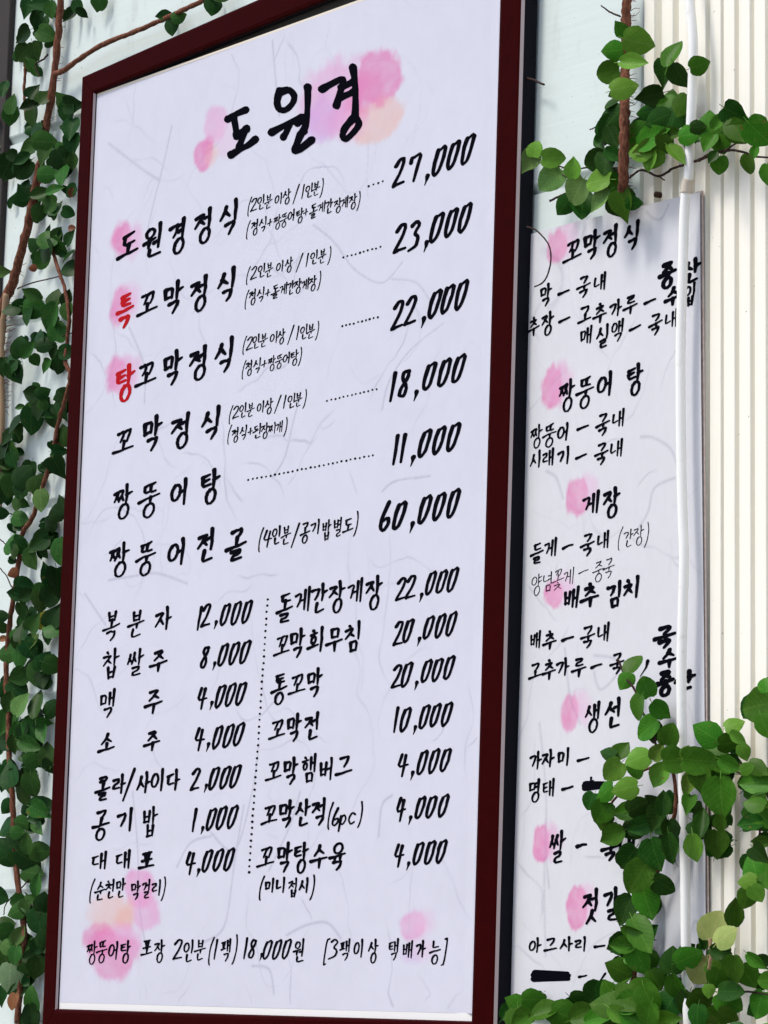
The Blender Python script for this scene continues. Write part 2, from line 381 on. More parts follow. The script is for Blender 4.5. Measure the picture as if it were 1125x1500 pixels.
# ------------------------------------------------------------------ brush lettering
def S(*p): return list(p)
J = {'ㄱ': [[(.08, .82), (.5, .9), (.88, .95), (.78, .5), (.45, .05)]],
     'ㄴ': [[(.18, .95), (.12, .45), (.18, .12), (.95, .28)]],
     'ㄷ': [[(.1, .82), (.85, .98)], [(.2, .82), (.16, .18), (.95, .25)]],
     'ㄹ': [[(.1, .86), (.82, .97), (.74, .62), (.2, .5), (.16, .14), (.95, .2)]],
     'ㅁ': [[(.12, .85), (.2, .1)], [(.12, .86), (.86, .95), (.78, .12)], [(.2, .14), (.78, .2)]],
     'ㅂ': [[(.15, .98), (.22, .05)], [(.8, 1), (.76, .05)], [(.2, .52), (.78, .6)], [(.22, .1), (.76, .14)]],
     'ㅅ': [[(.52, 1), (.4, .55), (.02, .05)], [(.42, .6), (.92, .2)]],
     'ㅇ': 'O',
     'ㅈ': [[(.08, .82), (.85, .96), (.5, .5), (.05, .05)], [(.52, .52), (.92, .15)]],
     'ㅊ': [[(.42, 1.08), (.55, .93)], [(.05, .66), (.85, .8), (.5, .4), (.05, 0)], [(.52, .42), (.92, .1)]],
     'ㅋ': [[(.08, .82), (.88, .95), (.75, .5), (.45, .05)], [(.12, .45), (.76, .56)]],
     'ㅌ': [[(.1, .85), (.85, .98)], [(.16, .48), (.8, .58)], [(.2, .85), (.14, .12), (.95, .2)]],
     'ㅍ': [[(.08, .85), (.9, .98)], [(.32, .86), (.36, .22)], [(.68, .9), (.62, .24)], [(.02, .1), (.98, .24)]],
     'ㅎ': [[(.42, 1.1), (.58, .98)], [(.06, .74), (.92, .86)], 'o']}
INI = 'ㄱㄲㄴㄷㄸㄹㅁㅂㅃㅅㅆㅇㅈㅉㅊㅋㅌㅍㅎ'
MED = 'ㅏㅐㅑㅒㅓㅔㅕㅖㅗㅘㅙㅚㅛㅜㅝㅞㅟㅠㅡㅢㅣ'
FIN = [''] + list('ㄱㄲㄳㄴㄵㄶㄷㄹㄺㄻㄼㄽㄾㄿㅀㅁㅂㅄㅅㅆㅇㅈㅊㅋㅌㅍㅎ')
DBL = {'ㄲ': 'ㄱ', 'ㄸ': 'ㄷ', 'ㅆ': 'ㅅ', 'ㅉ': 'ㅈ', 'ㅃ': 'ㅂ'}
def ring(x0, y0, x1, y1, n=10, tilt=.10):
    cx, cy, rx, ry = (x0+x1)/2, (y0+y1)/2, (x1-x0)/2, (y1-y0)/2
    P = []
    for k in range(n+1):
        a = math.pi*.62+2*math.pi*k/n
        P.append((cx+rx*math.cos(a)+tilt*ry*math.sin(a), cy+ry*math.sin(a)))
    return ('c', P)
def jamo(c, bx):
    x0, y0, x1, y1 = bx; out = []
    if c in DBL:
        mw = (x1-x0)
        return jamo(DBL[c], (x0, y0+.02, x0+mw*.52, y1-.04)) + jamo(DBL[c], (x0+mw*.46, y0, x1, y1))
    sh = J[c]
    if sh == 'O': return [ring(x0+.04, y0, x1-.04, y1)]
    for s in sh:
        if s == 'o': out.append(ring(x0+(x1-x0)*.22, y0, x0+(x1-x0)*.76, y0+(y1-y0)*.62))
        else: out.append(('s', [(x0+a*(x1-x0), y0+b*(y1-y0)) for a, b in s]))
    return out
def hangul(ch):
    n = ord(ch)-0xAC00; i = INI[n//588]; v = MED[(n % 588)//28]; f = FIN[n % 28]; o = []
    L = lambda *p: o.append(('s', list(p)))
    if v in 'ㅏㅑㅓㅕㅣㅐㅔㅖ':
        b = .43 if f else .02; it = (.02, .5, .56, .93) if f else (.02, .22, .56, .88)
        if v in 'ㅐㅔㅖ': it = (it[0], it[1], .46, it[3])
        o += jamo(i, it); mid = b+(1.02-b)*.48
        if v == 'ㅏ': L((.68, 1.05), (.72, .7), (.70, b)); L((.71, mid), (.98, mid+.06))
        if v == 'ㅑ': L((.68, 1.05), (.70, b)); L((.70, mid+.1), (.98, mid+.15)); L((.70, mid-.1), (.98, mid-.05))
        if v == 'ㅓ': L((.76, 1.05), (.79, .7), (.77, b-.04)); L((.52, mid+.03), (.77, mid+.07))
        if v == 'ㅕ': L((.76, 1.05), (.77, b-.04)); L((.52, mid+.14), (.77, mid+.18)); L((.52, mid-.06), (.77, mid-.02))
        if v == 'ㅣ': L((.80, 1.05), (.83, .7), (.81, b-.02))
        if v == 'ㅐ': L((.60, .95), (.61, b+.03)); L((.86, 1.05), (.87, b-.03)); L((.61, mid), (.86, mid+.04))
        if v == 'ㅔ': L((.64, .95), (.65, b+.03)); L((.88, 1.05), (.88, b-.03)); L((.42, mid), (.64, mid+.04))
        if v == 'ㅖ': L((.64, .95), (.65, b+.03)); L((.88, 1.05), (.88, b-.03)); L((.42, mid+.1), (.64, mid+.14)); L((.42, mid-.08), (.64, mid-.04))
        if f: o += jamo(f, (.30, -.04, .86, .38)) if f != 'ㅇ' else [ring(.36, -.10, .84, .40)]
    elif v in 'ㅗㅜㅡㅛㅠ':
        if f: bi, vy, bf = (.2, .64, .82, 1.02), .52, (.22, -.04, .84, .34)
        else: bi, vy, bf = (.16, .44, .84, 1.0), .16, None
        if v in 'ㅗㅛ' and not f: bi = (.16, .46, .84, 1.0)
        if v == 'ㅜ' and not f: vy = .34; bi = (.2, .52, .82, 1.02)
        if v == 'ㅗ' and f: bi = (bi[0], .70, bi[2], 1.05); vy = .46
        o += jamo(i, bi)
        L((.0, vy-.05), (.5, vy+.01), (1.0, vy+.07))
        if v == 'ㅗ': L((.52, bi[1]+(0.10 if i in 'ㄴㄷㄹㅌㄸ' else .05)), (.48, vy))
        if v == 'ㅛ': L((.36, bi[1]+.02), (.36, vy)); L((.62, bi[1]+.02), (.6, vy))
        if v == 'ㅜ': L((.54, vy), (.54, vy-(.16 if f else .4)))
        if v == 'ㅠ': L((.34, vy), (.32, vy-(.15 if f else .36))); L((.66, vy+.03), (.66, vy-(.15 if f else .36)))
        if f: o += jamo(f, bf) if f != 'ㅇ' else [ring(.28, -.10, .78, .34)]
    elif v in 'ㅚㅝㅟㅘ':
        lo = .36 if f else .10
        o += jamo(i, (.08, lo+.28, .58, .95))
        L((.0, lo+.12), (.62, lo+.22))
        if v in 'ㅚㅘ': L((.34, lo+.32), (.32, lo+.16))
        else: L((.30, lo+.17), (.26, lo-.05))
        L((.82, 1.08), (.84, .7), (.80, lo-.12))
        if v == 'ㅝ': L((.56, lo+.06), (.82, lo+.12))
        if v == 'ㅘ': L((.82, .6), (1, .64))
        if f: o += jamo(f, (.24, -.06, .98, .22))
    return o
A = {'0': [('s', [(.34, .88), (.17, .55), (.12, .14), (.28, .0), (.58, .15), (.78, .55), (.87, 1.0), (.34, .86)])],
     '1': [('s', [(.52, 1), (.5, .5), (.46, 0)])],
     '2': [('s', [(.14, .78), (.45, 1), (.78, .92), (.62, .55), (.08, .04), (.35, .08), (.92, .12)])],
     '3': [('s', [(.16, .86), (.5, 1), (.8, .86), (.42, .58), (.8, .42), (.68, .1), (.1, .0)])],
     '4': [('s', [(.32, .98), (.08, .42), (.95, .50)]), ('s', [(.68, .92), (.62, .5), (.55, 0)])],
     '6': [('s', [(.56, 1), (.22, .5), (.16, .12), (.45, .0), (.78, .25), (.68, .46), (.24, .34)])],
     '7': [('s', [(.10, .72), (.14, .88), (.88, .98), (.66, .5), (.5, 0)])],
     '8': [('s', [(.75, .92), (.38, .95), (.28, .72), (.72, .36), (.6, .04), (.22, .06), (.22, .32), (.74, .72), (.72, .95)])],
     ',': [('s', [(.72, .85), (.64, .5), (.25, .1)])],
     '(': [('c', [(.72, 1.1), (.4, .75), (.30, .35), (.42, 0), (.62, -.12)])],
     ')': [('c', [(.35, 1.1), (.62, .8), (.66, .4), (.5, .05), (.26, -.12)])],
     '[': [('s', [(.85, 1.08), (.4, 1.02), (.38, -.1), (.78, -.06)])], ']': [('s', [(.2, 1.06), (.62, 1.12), (.56, -.08), (.16, -.12)])],
     '/': [('s', [(.8, 1.1), (.15, -.15)])], '+': [('s', [(.1, .42), (.9, .55)]), ('s', [(.55, .85), (.48, .15)])],
     '-': [('s', [(.0, .42), (.5, .5), (1, .56)])], '.': [('s', [(.47, .5), (.53, .52)])],
     'p': [('s', [(.3, .62), (.22, -.25)]), ('c', [(.28, .5), (.6, .66), (.8, .42), (.55, .15), (.28, .2)])],
     'c': [('c', [(.8, .58), (.5, .66), (.22, .35), (.45, .06), (.85, .16)])],
     '■': [('s', [(0, .5), (1, .52)]), ('s', [(0.02, .2), (.98, .24)]), ('s', [(0.03, .8), (.98, .78)]), ('s', [(.0, .0), (.99, .08)])]}
def cr2(P, k=3):
    return [(p.x, p.y) for p in spline([(a, b, 0) for a, b in P], k)]
def soften(P):
    if len(P) < 3: return P
    out = [P[0]]
    for i in range(1, len(P)-1):
        a, b, c = P[i-1], P[i], P[i+1]
        out += [(b[0]*.78+a[0]*.22, b[1]*.78+a[1]*.22), (b[0]*.8+c[0]*.2, b[1]*.8+c[1]*.2)]
    return out+[P[-1]]
class Ink:
    def __init__(s, Y): s.V = []; s.F = []; s.Y = Y; s.k = 0; s.only = None
    def poly(s, pts):
        n = len(s.V); y = s.Y-.00022-(s.k % 60)*5e-6; s.k += 1
        s.V += [(a, y+float(SURF(a, b)), b) for a, b in pts]; s.F.append(tuple(range(n, n+len(pts))))
    def stroke(s, P, W, M_):
        # P pixel offsets, W half widths in px, M_ maps pixel offset to the plane
        for i, (x, y) in enumerate(P):
            r = W[i]; n = 9 if r > 1.6 else 6; ph = random.random()*3
            s.poly([M_(x+r*math.cos(2*math.pi*k/n+ph)*random.uniform(.9, 1.08), y+r*math.sin(2*math.pi*k/n+ph)*random.uniform(.9, 1.08)) for k in range(n)])
        for i in range(len(P)-1):
            (xa, ya), (xb, yb) = P[i], P[i+1]; d = math.hypot(xb-xa, yb-ya) or 1e-6; nx, ny = -(yb-ya)/d, (xb-xa)/d
            s.poly([M_(xa+nx*W[i], ya+ny*W[i]), M_(xa-nx*W[i], ya-ny*W[i]), M_(xb-nx*W[i+1], yb-ny*W[i+1]), M_(xb+nx*W[i+1], yb+ny*W[i+1])])
    def glyph(s, ch, px, py, w_, h_, t):
        if ch == ' ': return
        mx, mz = scales(px, py, s.Y); p = at(px, py, s.Y)
        han = ord(ch) >= 0xAC00; G = hangul(ch) if han else A[ch]
        dig = ch.isdigit(); sh = .11 if dig else (.05 if han else .12)
        if ch in '-■+.': sh = 0
        rise = .10 if han else (.04 if dig else 0)
        tx = t*.86 if ch in '()[]/+.' else t
        wj, hj = w_*random.uniform(.95, 1.05), h_*random.uniform(.96, 1.05)
        if ch == '-': wj *= .78; tx = t*1.15
        if han:
            q = ord(ch)-0xAC00; md_ = MED[(q % 588)//28]
            if q % 28 == 0: hj *= .80
            if md_ in 'ㅐㅔㅖ' or INI[q//588] in 'ㄲㄸㅃㅆㅉㅂ' or q % 28 == 17: tx = t*.82
        M_ = lambda a, b: (p.x+a*mx, p.z+b*mz)
        for kind, P in G:
            P = cr2(P) if kind == 'c' else soften(P)
            j = .012 if kind == 's' else .006
            Q = []
            for (u, v) in P:
                u += random.gauss(0, j); v += random.gauss(0, j)
                x = (u-.5)*wj+sh*(v-.5)*hj; y = (v-.5)*hj+rise*(u-.5)*wj; Q.append((x, y))
            n = len(Q); W = []
            L = math.hypot(Q[-1][0]-Q[0][0], Q[-1][1]-Q[0][1])
            for i in range(n):
                f_ = i/(n-1); a = .58*tx if kind == 's' else .5*tx
                a *= 1.12-.28*math.sin(f_*math.pi)
                if f_ == 1: a *= .62
                if f_ == 0: a *= 1.06
                if n > 4 and i == n-2: a *= .86
                if ch == ',': a *= (1.1, .95, .4)[min(i, 2)] if n == 3 else (1.15-.8*f_)
                # the pen is heavier on down strokes
                if 0 < i < n-1 or n == 2:
                    q0, q1 = Q[max(i-1, 0)], Q[min(i+1, n-1)]; hv = abs(q1[1]-q0[1])/(math.hypot(q1[0]-q0[0], q1[1]-q0[1])+1e-6)
                    a *= .86+.22*hv
                W.append(a*random.uniform(.92, 1.08))
            s.stroke(Q, W, M_)
    def text(s, txt, pts, w_, h_, t):
        n = len(txt)
        if len(pts) == 2 and n > 2:
            (xa, ya), (xb, yb) = pts; pts = [(xa+(xb-xa)*i/(n-1), ya+(yb-ya)*i/(n-1)) for i in range(n)]
        for c, (x, y) in zip(txt, pts):
            a = w_*(.45 if c in '1,' else .62 if c in '()[]/' else 1) if w_ < 16 and h_ < 36 and not c.isdigit() else w_
            hh = h_
            if c in '()': a, hh = w_*.55, h_*1.18
            elif c == '/': a, hh = w_*.75, h_*1.1
            elif c in '[]': a, hh = w_*.6, h_*1.1
            elif c == '+': a, hh = w_*.75, h_*.7
            if s.only is not None: s.V = []; s.F = []
            s.glyph(c, x, y, a, hh, t)
            if s.only is not None and s.V: s.only.append((c, s.V, s.F))
    def build(s, name, m, parent): return mesh_obj(name, s.V, s.F, m, parent)
JOINED = ('note_lettering', 'pen_lettering', 'takeaway_lettering')
def write(name, parent, Y, items, m='ink'):
    if name in JOINED:
        k = Ink(Y)
        for it in items: k.text(*it)
        o = k.build(name, M[m], parent); o['kind'] = 'stuff'; return o
    o = None
    for it in items:
        k = Ink(Y); k.only = []; k.text(*it)
        for ch, V, F in k.only:
            nm = ('digit' if ch.isdigit() else 'comma' if ch == ',' else 'dash' if ch == '-' else 'marker_bar' if ch == '■' else 'bracket' if ch in '()[]' else 'syllable') if ord(ch) < 0xAC00 else 'syllable'
            o = mesh_obj(nm, V, F, M[m], parent)
            if m == 'red': o['label'] = 'red brush syllable'
            if name == 'title_lettering': o['label'] = 'large bold title syllable'
    return o
def price(txt, pts, w_=17, h_=40, t=4.9):
    # commas sit low, digits share one height
    out = []
    for c, p in zip(txt, pts): out.append((c, [(p[0], p[1]-1) if c == ',' else p], (w_*.6 if c == ',' else w_*1.12), (h_*.42 if c == ',' else h_), t))
    return out
wr = lambda name, items, m='ink': write(name, board, 0, items, m)
# title
TITLE = [[[(334, 175), (345, 168), (361, 161)], [(343, 172), (346, 188), (347, 200)], [(347, 198), (362, 189)], [(360, 190), (356, 202), (351, 215)], [(339, 227), (352, 219), (364, 213), (375, 204)]],
 [[(411, 133), (407, 148), (410, 160), (420, 161), (430, 151), (432, 140), (424, 132), (412, 135)], [(399, 194), (418, 184), (444, 172)], [(424, 183), (421, 193), (416, 201)], [(437, 180), (449, 175)], [(452, 128), (452, 150), (450, 178), (446, 192)], [(442, 196), (437, 208), (432, 221), (440, 219), (458, 205)]],
 [[(473, 131), (487, 123), (504, 116), (500, 134), (494, 155)], [(501, 128), (519, 120)], [(500, 143), (519, 135)], [(518, 99), (521, 121), (522, 153), (521, 172)], [(521, 172), (527, 181), (520, 193), (508, 204), (503, 199), (507, 187), (520, 172)]]]
for gl in TITLE:
    k = Ink(0); cx = sum(p[0] for q in gl for p in q)/sum(len(q) for q in gl); cy = sum(p[1] for q in gl for p in q)/sum(len(q) for q in gl)
    for q in gl:
        P = spline([(a, b, 0) for a, b in q], 3); n = len(P)
        k.stroke([(p.x, p.y) for p in P], [5.4*(1.12-.30*math.sin(i/(n-1)*math.pi))*random.uniform(.93, 1.07) for i in range(n)], lambda a, b: (at(a, b, 0).x, at(a, b, 0).z))
    o = k.build('syllable', M['ink'], board); o['label'] = 'large bold title syllable'
def row(txt, pts, w_=28, h_=42, t=4.9): return [(txt, pts, w_, h_, t)]
wr('dish_lettering', row('도원경정식', [(189, 360), (225, 353), (261, 346), (299, 331), (336, 320)]))
wr('dish_lettering', row('꼬막정식', [(217, 445), (254, 437), (293, 430), (333, 419)]))
wr('dish_lettering', row('꼬막정식', [(215, 549), (253, 540), (292, 532), (330, 522)]))
wr('dish_lettering', row('꼬막정식', [(182, 647), (223, 636), (266, 631), (310, 622)]))
wr('dish_lettering', row('짱뚱어탕', [(180, 735), (219, 731), (264, 722), (308, 713)]))
wr('dish_lettering', row('짱뚱어전골', [(175, 820), (214, 817), (260, 810), (303, 801), (347, 799)]))
wr('red_lettering', row('특', [(184, 456)], 24, 44, 5.4), 'red')
wr('red_lettering', row('탕', [(183, 561)], 26, 46, 5.4), 'red')
sm = lambda txt, pts, w_=11.2, h_=18.5, t=1.75: [(txt, pts, w_, h_, t)]
wr('note_lettering', sm('(2인분이상/1인분)', [(366, 303), (373, 300), (383, 297), (394, 296), (409, 292), (421, 288), (435, 284), (445, 281), (454, 280), (464, 277), (473, 275)]))
wr('note_lettering', sm('(정식+짱뚱어탕+돌게간장게장)', [(364, 337), (374, 333), (386, 329), (396, 326), (407, 325), (417, 322), (428, 316), (440, 316), (449, 311), (460, 310), (472, 304), (483, 303), (496, 301), (506, 297), (518, 295), (527, 294)]))
wr('note_lettering', sm('(2인분이상/1인분)', [(364, 404), (373, 400), (384, 397), (395, 396), (411, 391), (424, 388), (440, 384), (451, 381), (461, 378), (473, 376), (484, 374)]))
wr('note_lettering', sm('(정식+돌게간장게장)', [(362, 439), (371, 435), (383, 432), (393, 429), (404, 428), (416, 424), (427, 422), (437, 419), (448, 417), (459, 415), (469, 411)]))
wr('note_lettering', sm('(2인분이상/1인분)', [(359, 506), (367, 503), (376, 501), (387, 499), (402, 495), (413, 493), (427, 490), (437, 488), (446, 487), (456, 486), (466, 484)]))
wr('note_lettering', sm('(정식+짱뚱어탕)', [(358, 542), (366, 539), (378, 536), (388, 533), (399, 532), (410, 529), (421, 525), (432, 524), (441, 522)]))
wr('note_lettering', sm('(2인분이상/1인분)', [(339, 608), (347, 604), (357, 602), (368, 601), (383, 597), (395, 595), (408, 592), (418, 589), (428, 588), (438, 586), (448, 584)]))
wr('note_lettering', sm('(정식+된장찌개)', [(337, 637), (346, 637), (358, 634), (368, 632), (378, 632), (389, 631), (400, 628), (410, 626), (420, 625)]))
wr('note_lettering', sm('(4인분/공기밥별도)', [(383, 791), (393, 789), (406, 785), (420, 785), (434, 784), (448, 780), (463, 773), (479, 777), (496, 773), (511, 770), (523, 767)], 14, 25, 2.4))
D6 = lambda a: a
wr('price_lettering', price('27,000', [(586, 253), (609, 245), (625, 265), (644, 236), (665, 227), (686, 219)]))
wr('price_lettering', price('23,000', [(588, 349), (609, 345), (624, 363), (641, 333), (662, 326), (682, 319)]))
wr('price_lettering', price('22,000', [(584, 462), (603, 455), (620, 474), (638, 445), (657, 438), (677, 432)]))
wr('price_lettering', price('18,000', [(576, 567), (593, 562), (609, 581), (630, 551), (652, 546), (673, 540)]))
wr('price_lettering', price('11,000', [(580, 659), (591, 657), (604, 677), (623, 649), (644, 645), (665, 640)]))
wr('price_lettering', price('60,000', [(566, 757), (586, 755), (603, 774), (623, 747), (644, 742), (665, 737)]))
lo = lambda s_, P: wr('price_lettering', price(s_, P, 13.5, 33, 3.7))
lo('12,000', [(293, 906), (303, 902), (316, 917), (331, 900), (347, 898), (363, 896)])
lo('8,000', [(301, 963), (314, 977), (328, 959), (344, 957), (360, 955)])
lo('4,000', [(297, 1023), (310, 1035), (324, 1020), (339, 1018), (354, 1016)])
lo('4,000', [(293, 1083), (305, 1096), (320, 1080), (336, 1078), (351, 1076)])
lo('2,000', [(288, 1142), (302, 1156), (315, 1140), (331, 1139), (346, 1137)])
lo('1,000', [(286, 1202), (297, 1218), (311, 1200), (326, 1198), (342, 1197)])
lo('4,000', [(280, 1265), (291, 1280), (305, 1261), (321, 1260), (337, 1259)])
lr = lambda s_, P: wr('price_lettering', price(s_, P, 14, 34, 3.9))
lr('22,000', [(589, 863), (603, 860), (617, 877), (632, 854), (648, 852), (664, 849)])
lr('20,000', [(585, 928), (599, 924), (614, 941), (629, 919), (646, 917), (662, 914)])
lr('20,000', [(583, 991), (597, 988), (610, 1006), (626, 983), (642, 981), (659, 978)])
lr('10,000', [(581, 1055), (595, 1054), (608, 1071), (623, 1050), (639, 1048), (656, 1046)])
lr('4,000', [(591, 1121), (604, 1138), (620, 1117), (637, 1115), (654, 1113)])
lr('4,000', [(588, 1186), (601, 1203), (617, 1183), (633, 1182), (651, 1180)])
lr('4,000', [(585, 1253), (598, 1270), (614, 1250), (631, 1249), (648, 1247)])
md = lambda txt, pts, w_=24, h_=37, t=3.9: wr('dish_lettering', [(txt, pts, w_, h_, t)])
md('복분자', [(164, 918), (200, 915), (240, 908)]); md('찹쌀주', [(163, 973), (199, 972), (233, 968)])
md('맥주', [(158, 1032), (226, 1027)]); md('소주', [(157, 1089), (224, 1085)], 22, 33)
md('콜라/사이다', [(151, 1156), (175, 1150), (190, 1149), (211, 1148), (232, 1144), (255, 1144)], 20, 34, 3.8)
md('공기밥', [(148, 1208), (184, 1202), (220, 1205)]); md('대대포', [(146, 1262), (181, 1260), (216, 1261)], 22, 30)
wr('note_lettering', sm('(순천만막걸리)', [(135, 1305), (147, 1306), (162, 1303), (177, 1302), (199, 1305), (215, 1303), (230, 1301), (241, 1302)], 14, 25, 2.4))
md('돌게간장게장', [(418, 892), (444, 880), (468, 878), (494, 874), (521, 867), (548, 868)], 23, 40)
md('꼬막회무침', [(414, 946), (436, 943), (464, 939), (491, 936), (518, 934)], 23, 38)
md('통꼬막', [(410, 1009), (436, 1003), (461, 1001)], 22, 38); md('꼬막전', [(407, 1069), (431, 1067), (458, 1065)], 22, 36)
md('꼬막햄버그', [(402, 1130), (426, 1130), (453, 1127), (479, 1128), (505, 1122)], 22, 36)
md('꼬막산적', [(396, 1194), (420, 1193), (444, 1192), (468, 1190)], 22, 36)
wr('note_lettering', sm('(6pc)', [(484, 1195), (493, 1197), (503, 1198), (516, 1195), (529, 1193)], 14, 26, 2.9))
md('꼬막탕수육', [(391, 1256), (417, 1257), (441, 1256), (468, 1254), (495, 1255)], 22, 37)
wr('note_lettering', sm('(미니접시)', [(384, 1301), (396, 1298), (412, 1297), (430, 1301), (446, 1298), (459, 1300)], 14, 24, 2.9))
ft = lambda txt, pts, w_=15, h_=29, t=2.6: [(txt, pts, w_, h_, t)]
wr('takeaway_lettering', ft('짱뚱어탕포장', [(135, 1395), (150, 1393), (167, 1393), (184, 1394), (216, 1389), (234, 1393)]) + ft('2인분(1팩)', [(262, 1391), (277, 1394), (294, 1392), (310, 1393), (317, 1391), (332, 1392), (346, 1391)])
   + price('18,000', [(361, 1389), (371, 1390), (383, 1403), (393, 1391), (407, 1391), (421, 1390)], 12, 29, 2.8) + ft('원', [(439, 1393)]))
wr('takeaway_lettering', ft('[3팩이상택배가능]', [(478, 1394), (490, 1390), (506, 1392), (526, 1390), (547, 1393), (577, 1392), (598, 1392), (617, 1391), (638, 1394), (653, 1394)]))
def dots(x0, y0, x1, y1, n, r=1.55):
    k = Ink(0)
    for i in range(n): k.glyph('.', x0+(x1-x0)*i/(n-1)+random.uniform(-.4, .4), y0+(y1-y0)*i/(n-1)+random.uniform(-.5, .5), 4, 4, r*1.9)
    o = k.build('dotted_line', M['ink'], board); o['kind'] = 'stuff'
dots(541, 273, 562, 266, 4); dots(504, 377, 558, 362, 10); dots(502, 478, 554, 465, 10); dots(480, 587, 552, 570, 13); dots(365, 703, 547, 667, 29)
dots(393, 878, 366, 1278, 44, 1.7)

# ------------------------------------------------------------------ ingredient sheet on the right
YS = .0128
sheet = thing('ingredient_sheet', 'narrow unframed paper sheet of ingredient origins, half covered by green leaves', 'poster', (at(760, 900, YS).x, YS, at(760, 900, YS).z))
sx0 = at(738, 700, YS).x; sx1 = at(1029.5, 700, YS).x; sz1 = at(1027, 281, YS).z; sz1b = at(775, 341, YS).z; sz0 = at(780, 1482, YS).z
szm = at(1029.5, 700, YS).z
B2 = [(815, 362, 15, 26, DEEP, .75, .35), (828, 352, 18, 30, PALE, .8, .6), (809, 567, 14, 28, DEEP, .75, .35), (824, 560, 20, 30, PINK, .65, .6),
      (846, 728, 15, 27, DEEP, .75, .35), (860, 718, 16, 27, PALE, .85, .6), (812, 870, 13, 22, DEEP, .8, .3), (824, 862, 18, 30, PALE, .9, .6),
      (836, 1046, 14, 27, DEEP, .75, .35), (851, 1038, 16, 28, PALE, .8, .6), (794, 1236, 12, 26, DEEP, .8, .3), (808, 1232, 16, 30, PINK, .6, .6),
      (846, 1330, 14, 28, DEEP, .8, .3), (862, 1322, 17, 28, PALE, .85, .6)]
sshear = -LEAN*.8
XC = (sx0+sx1)/2
def wav(X, Z): return .0085*np.exp(-((X-sx0-.01)/.05)**2)+.0004*np.sin(X*12)+.0007*np.sin(Z*8+X*3)-.0006
LN2 = [((940, 640), (960, 642), (985, 660), (998, 700)), ((990, 700), (960, 715), (950, 750), (935, 775)), ((948, 310), (958, 320), (970, 320), (980, 300)), ((800, 690), (815, 700), (825, 730)),
       ((790, 1060), (800, 1160), (800, 1240), (805, 1300)), ((870, 960), (900, 965), (905, 985), (880, 1010), (870, 985)), ((827, 950), (835, 1020), (850, 1060)), ((800, 1200), (798, 1300), (800, 1400))]
sp = paper_sheet('sheet_print', sx0-.02, sx1, sz0, sz1, YS, (.635, .64, .68), B2, 60, 23, sheet, crease=wav, fstr=.30, lines=LN2, shear=.044, zc=szm)
SURF = wav
# thin backing with a brownish weathered edge, a hair behind the print
_V, _F = box(sx1-.012, sx1+.0020, YS+.0018, YS+.0030, sz0, sz1+.002)
so_ = mesh_obj('sheet_edge', [(x-.044*(z-szm), y, z) for x, y, z in _V], _F, mat('weathered_board_edge', (.42, .33, .29), .8, .2, build=lambda t, b: t.links.new(mixc(t, noise(t, tcoord(t), 150, 4), (.42, .27, .22), (.72, .66, .62)), b.inputs['Base Color'])), sheet)
ws = lambda name, items, m='ink': write(name, sheet, YS, items, m)
hd = lambda txt, pts, w_=25, h_=38, t=4.4: ws('heading_lettering', [(txt, pts, w_, h_, t)])
ln = lambda txt, pts, w_=19, h_=29, t=3.3: ws('origin_lettering', [(txt, pts, w_, h_, t)])
hd('꼬막정식', [(840, 368), (867, 360), (896, 353), (927, 346)], 24, 37)
ln('막-국내', [(799, 433), (827, 428), (856, 420), (880, 414)]); ln('추장-고추가루-', [(779, 478), (802, 474), (828, 468), (858, 461), (880, 459), (903, 453), (925, 446), (954, 441)])
ln('매실액-국내', [(860, 492), (884, 494), (906, 485), (932, 480), (962, 475), (985, 468)])
hd('짱뚱어탕', [(831, 579), (858, 574), (888, 564), (931, 556)], 24, 38)
ln('짱뚱어-국내', [(784, 639), (805, 637), (826, 634), (855, 626), (884, 622), (907, 614)]); ln('시래기-국내', [(783, 674), (803, 671), (826, 669), (852, 668), (882, 665), (904, 658)])
hd('게장', [(866, 738), (896, 736)], 25, 36)
ln('들게-국내', [(785, 811), (806, 803), (832, 800), (861, 798), (884, 792)])
ws('pen_lettering', [('(간장)', [(909, 789), (921, 789), (936, 784), (949, 783)], 16, 24, 1.3)]); 
ws('pen_lettering', [('양념꽃게-중국', [(784, 856), (802, 853), (817, 849), (833, 845), (855, 837), (877, 836), (892, 832)], 17, 27, 1.3)])
hd('배추김치', [(837, 877), (864, 872), (900, 872), (926, 862)], 24, 35)
ln('배추-국내', [(783, 938), (805, 938), (832, 935), (861, 933), (884, 927)]); ln('고추가루-국,', [(783, 983), (804, 981), (824, 978), (848, 977), (874, 975), (904, 972), (944, 979)])
hd('생선', [(868, 1050), (899, 1046)], 24, 38); ln('가자미-', [(784, 1115), (803, 1112), (826, 1110), (855, 1112)]); ln('명태-', [(783, 1158), (804, 1155), (832, 1154)])
hd('쌀', [(817, 1242)], 24, 42); ws('origin_lettering', [('-', [(853, 1238)], 17, 26, 4.4), ('국내', [(895, 1243), (920, 1236)], 24, 32, 4.6)])
hd('젓갈', [(867, 1329), (897, 1326)], 25, 44); ln('아그사리-', [(784, 1386), (808, 1384), (831, 1384), (852, 1384), (880, 1386)], 18, 24, 3)
ws('blacked_out_word', [('■', [(808, 1429)], 54, 11, 8.5), ('-', [(855, 1430)], 14, 20, 3), ('/', [(884, 1432)], 14, 9, 3)])
ws('blacked_out_word', [('■', [(873, 1150)], 30, 8, 7.5), ('+', [(866, 1144)], 12, 20, 3)])
mk = lambda items: ws('marker_lettering', items)
mk([('중', [(979, 402)], 22, 34, 6.0), ('산', [(1014, 398)], 26, 30, 5.2)]); mk([('수', [(987, 434)], 20, 28, 5.0), ('입', [(1012, 432)], 17, 30, 4.2)])
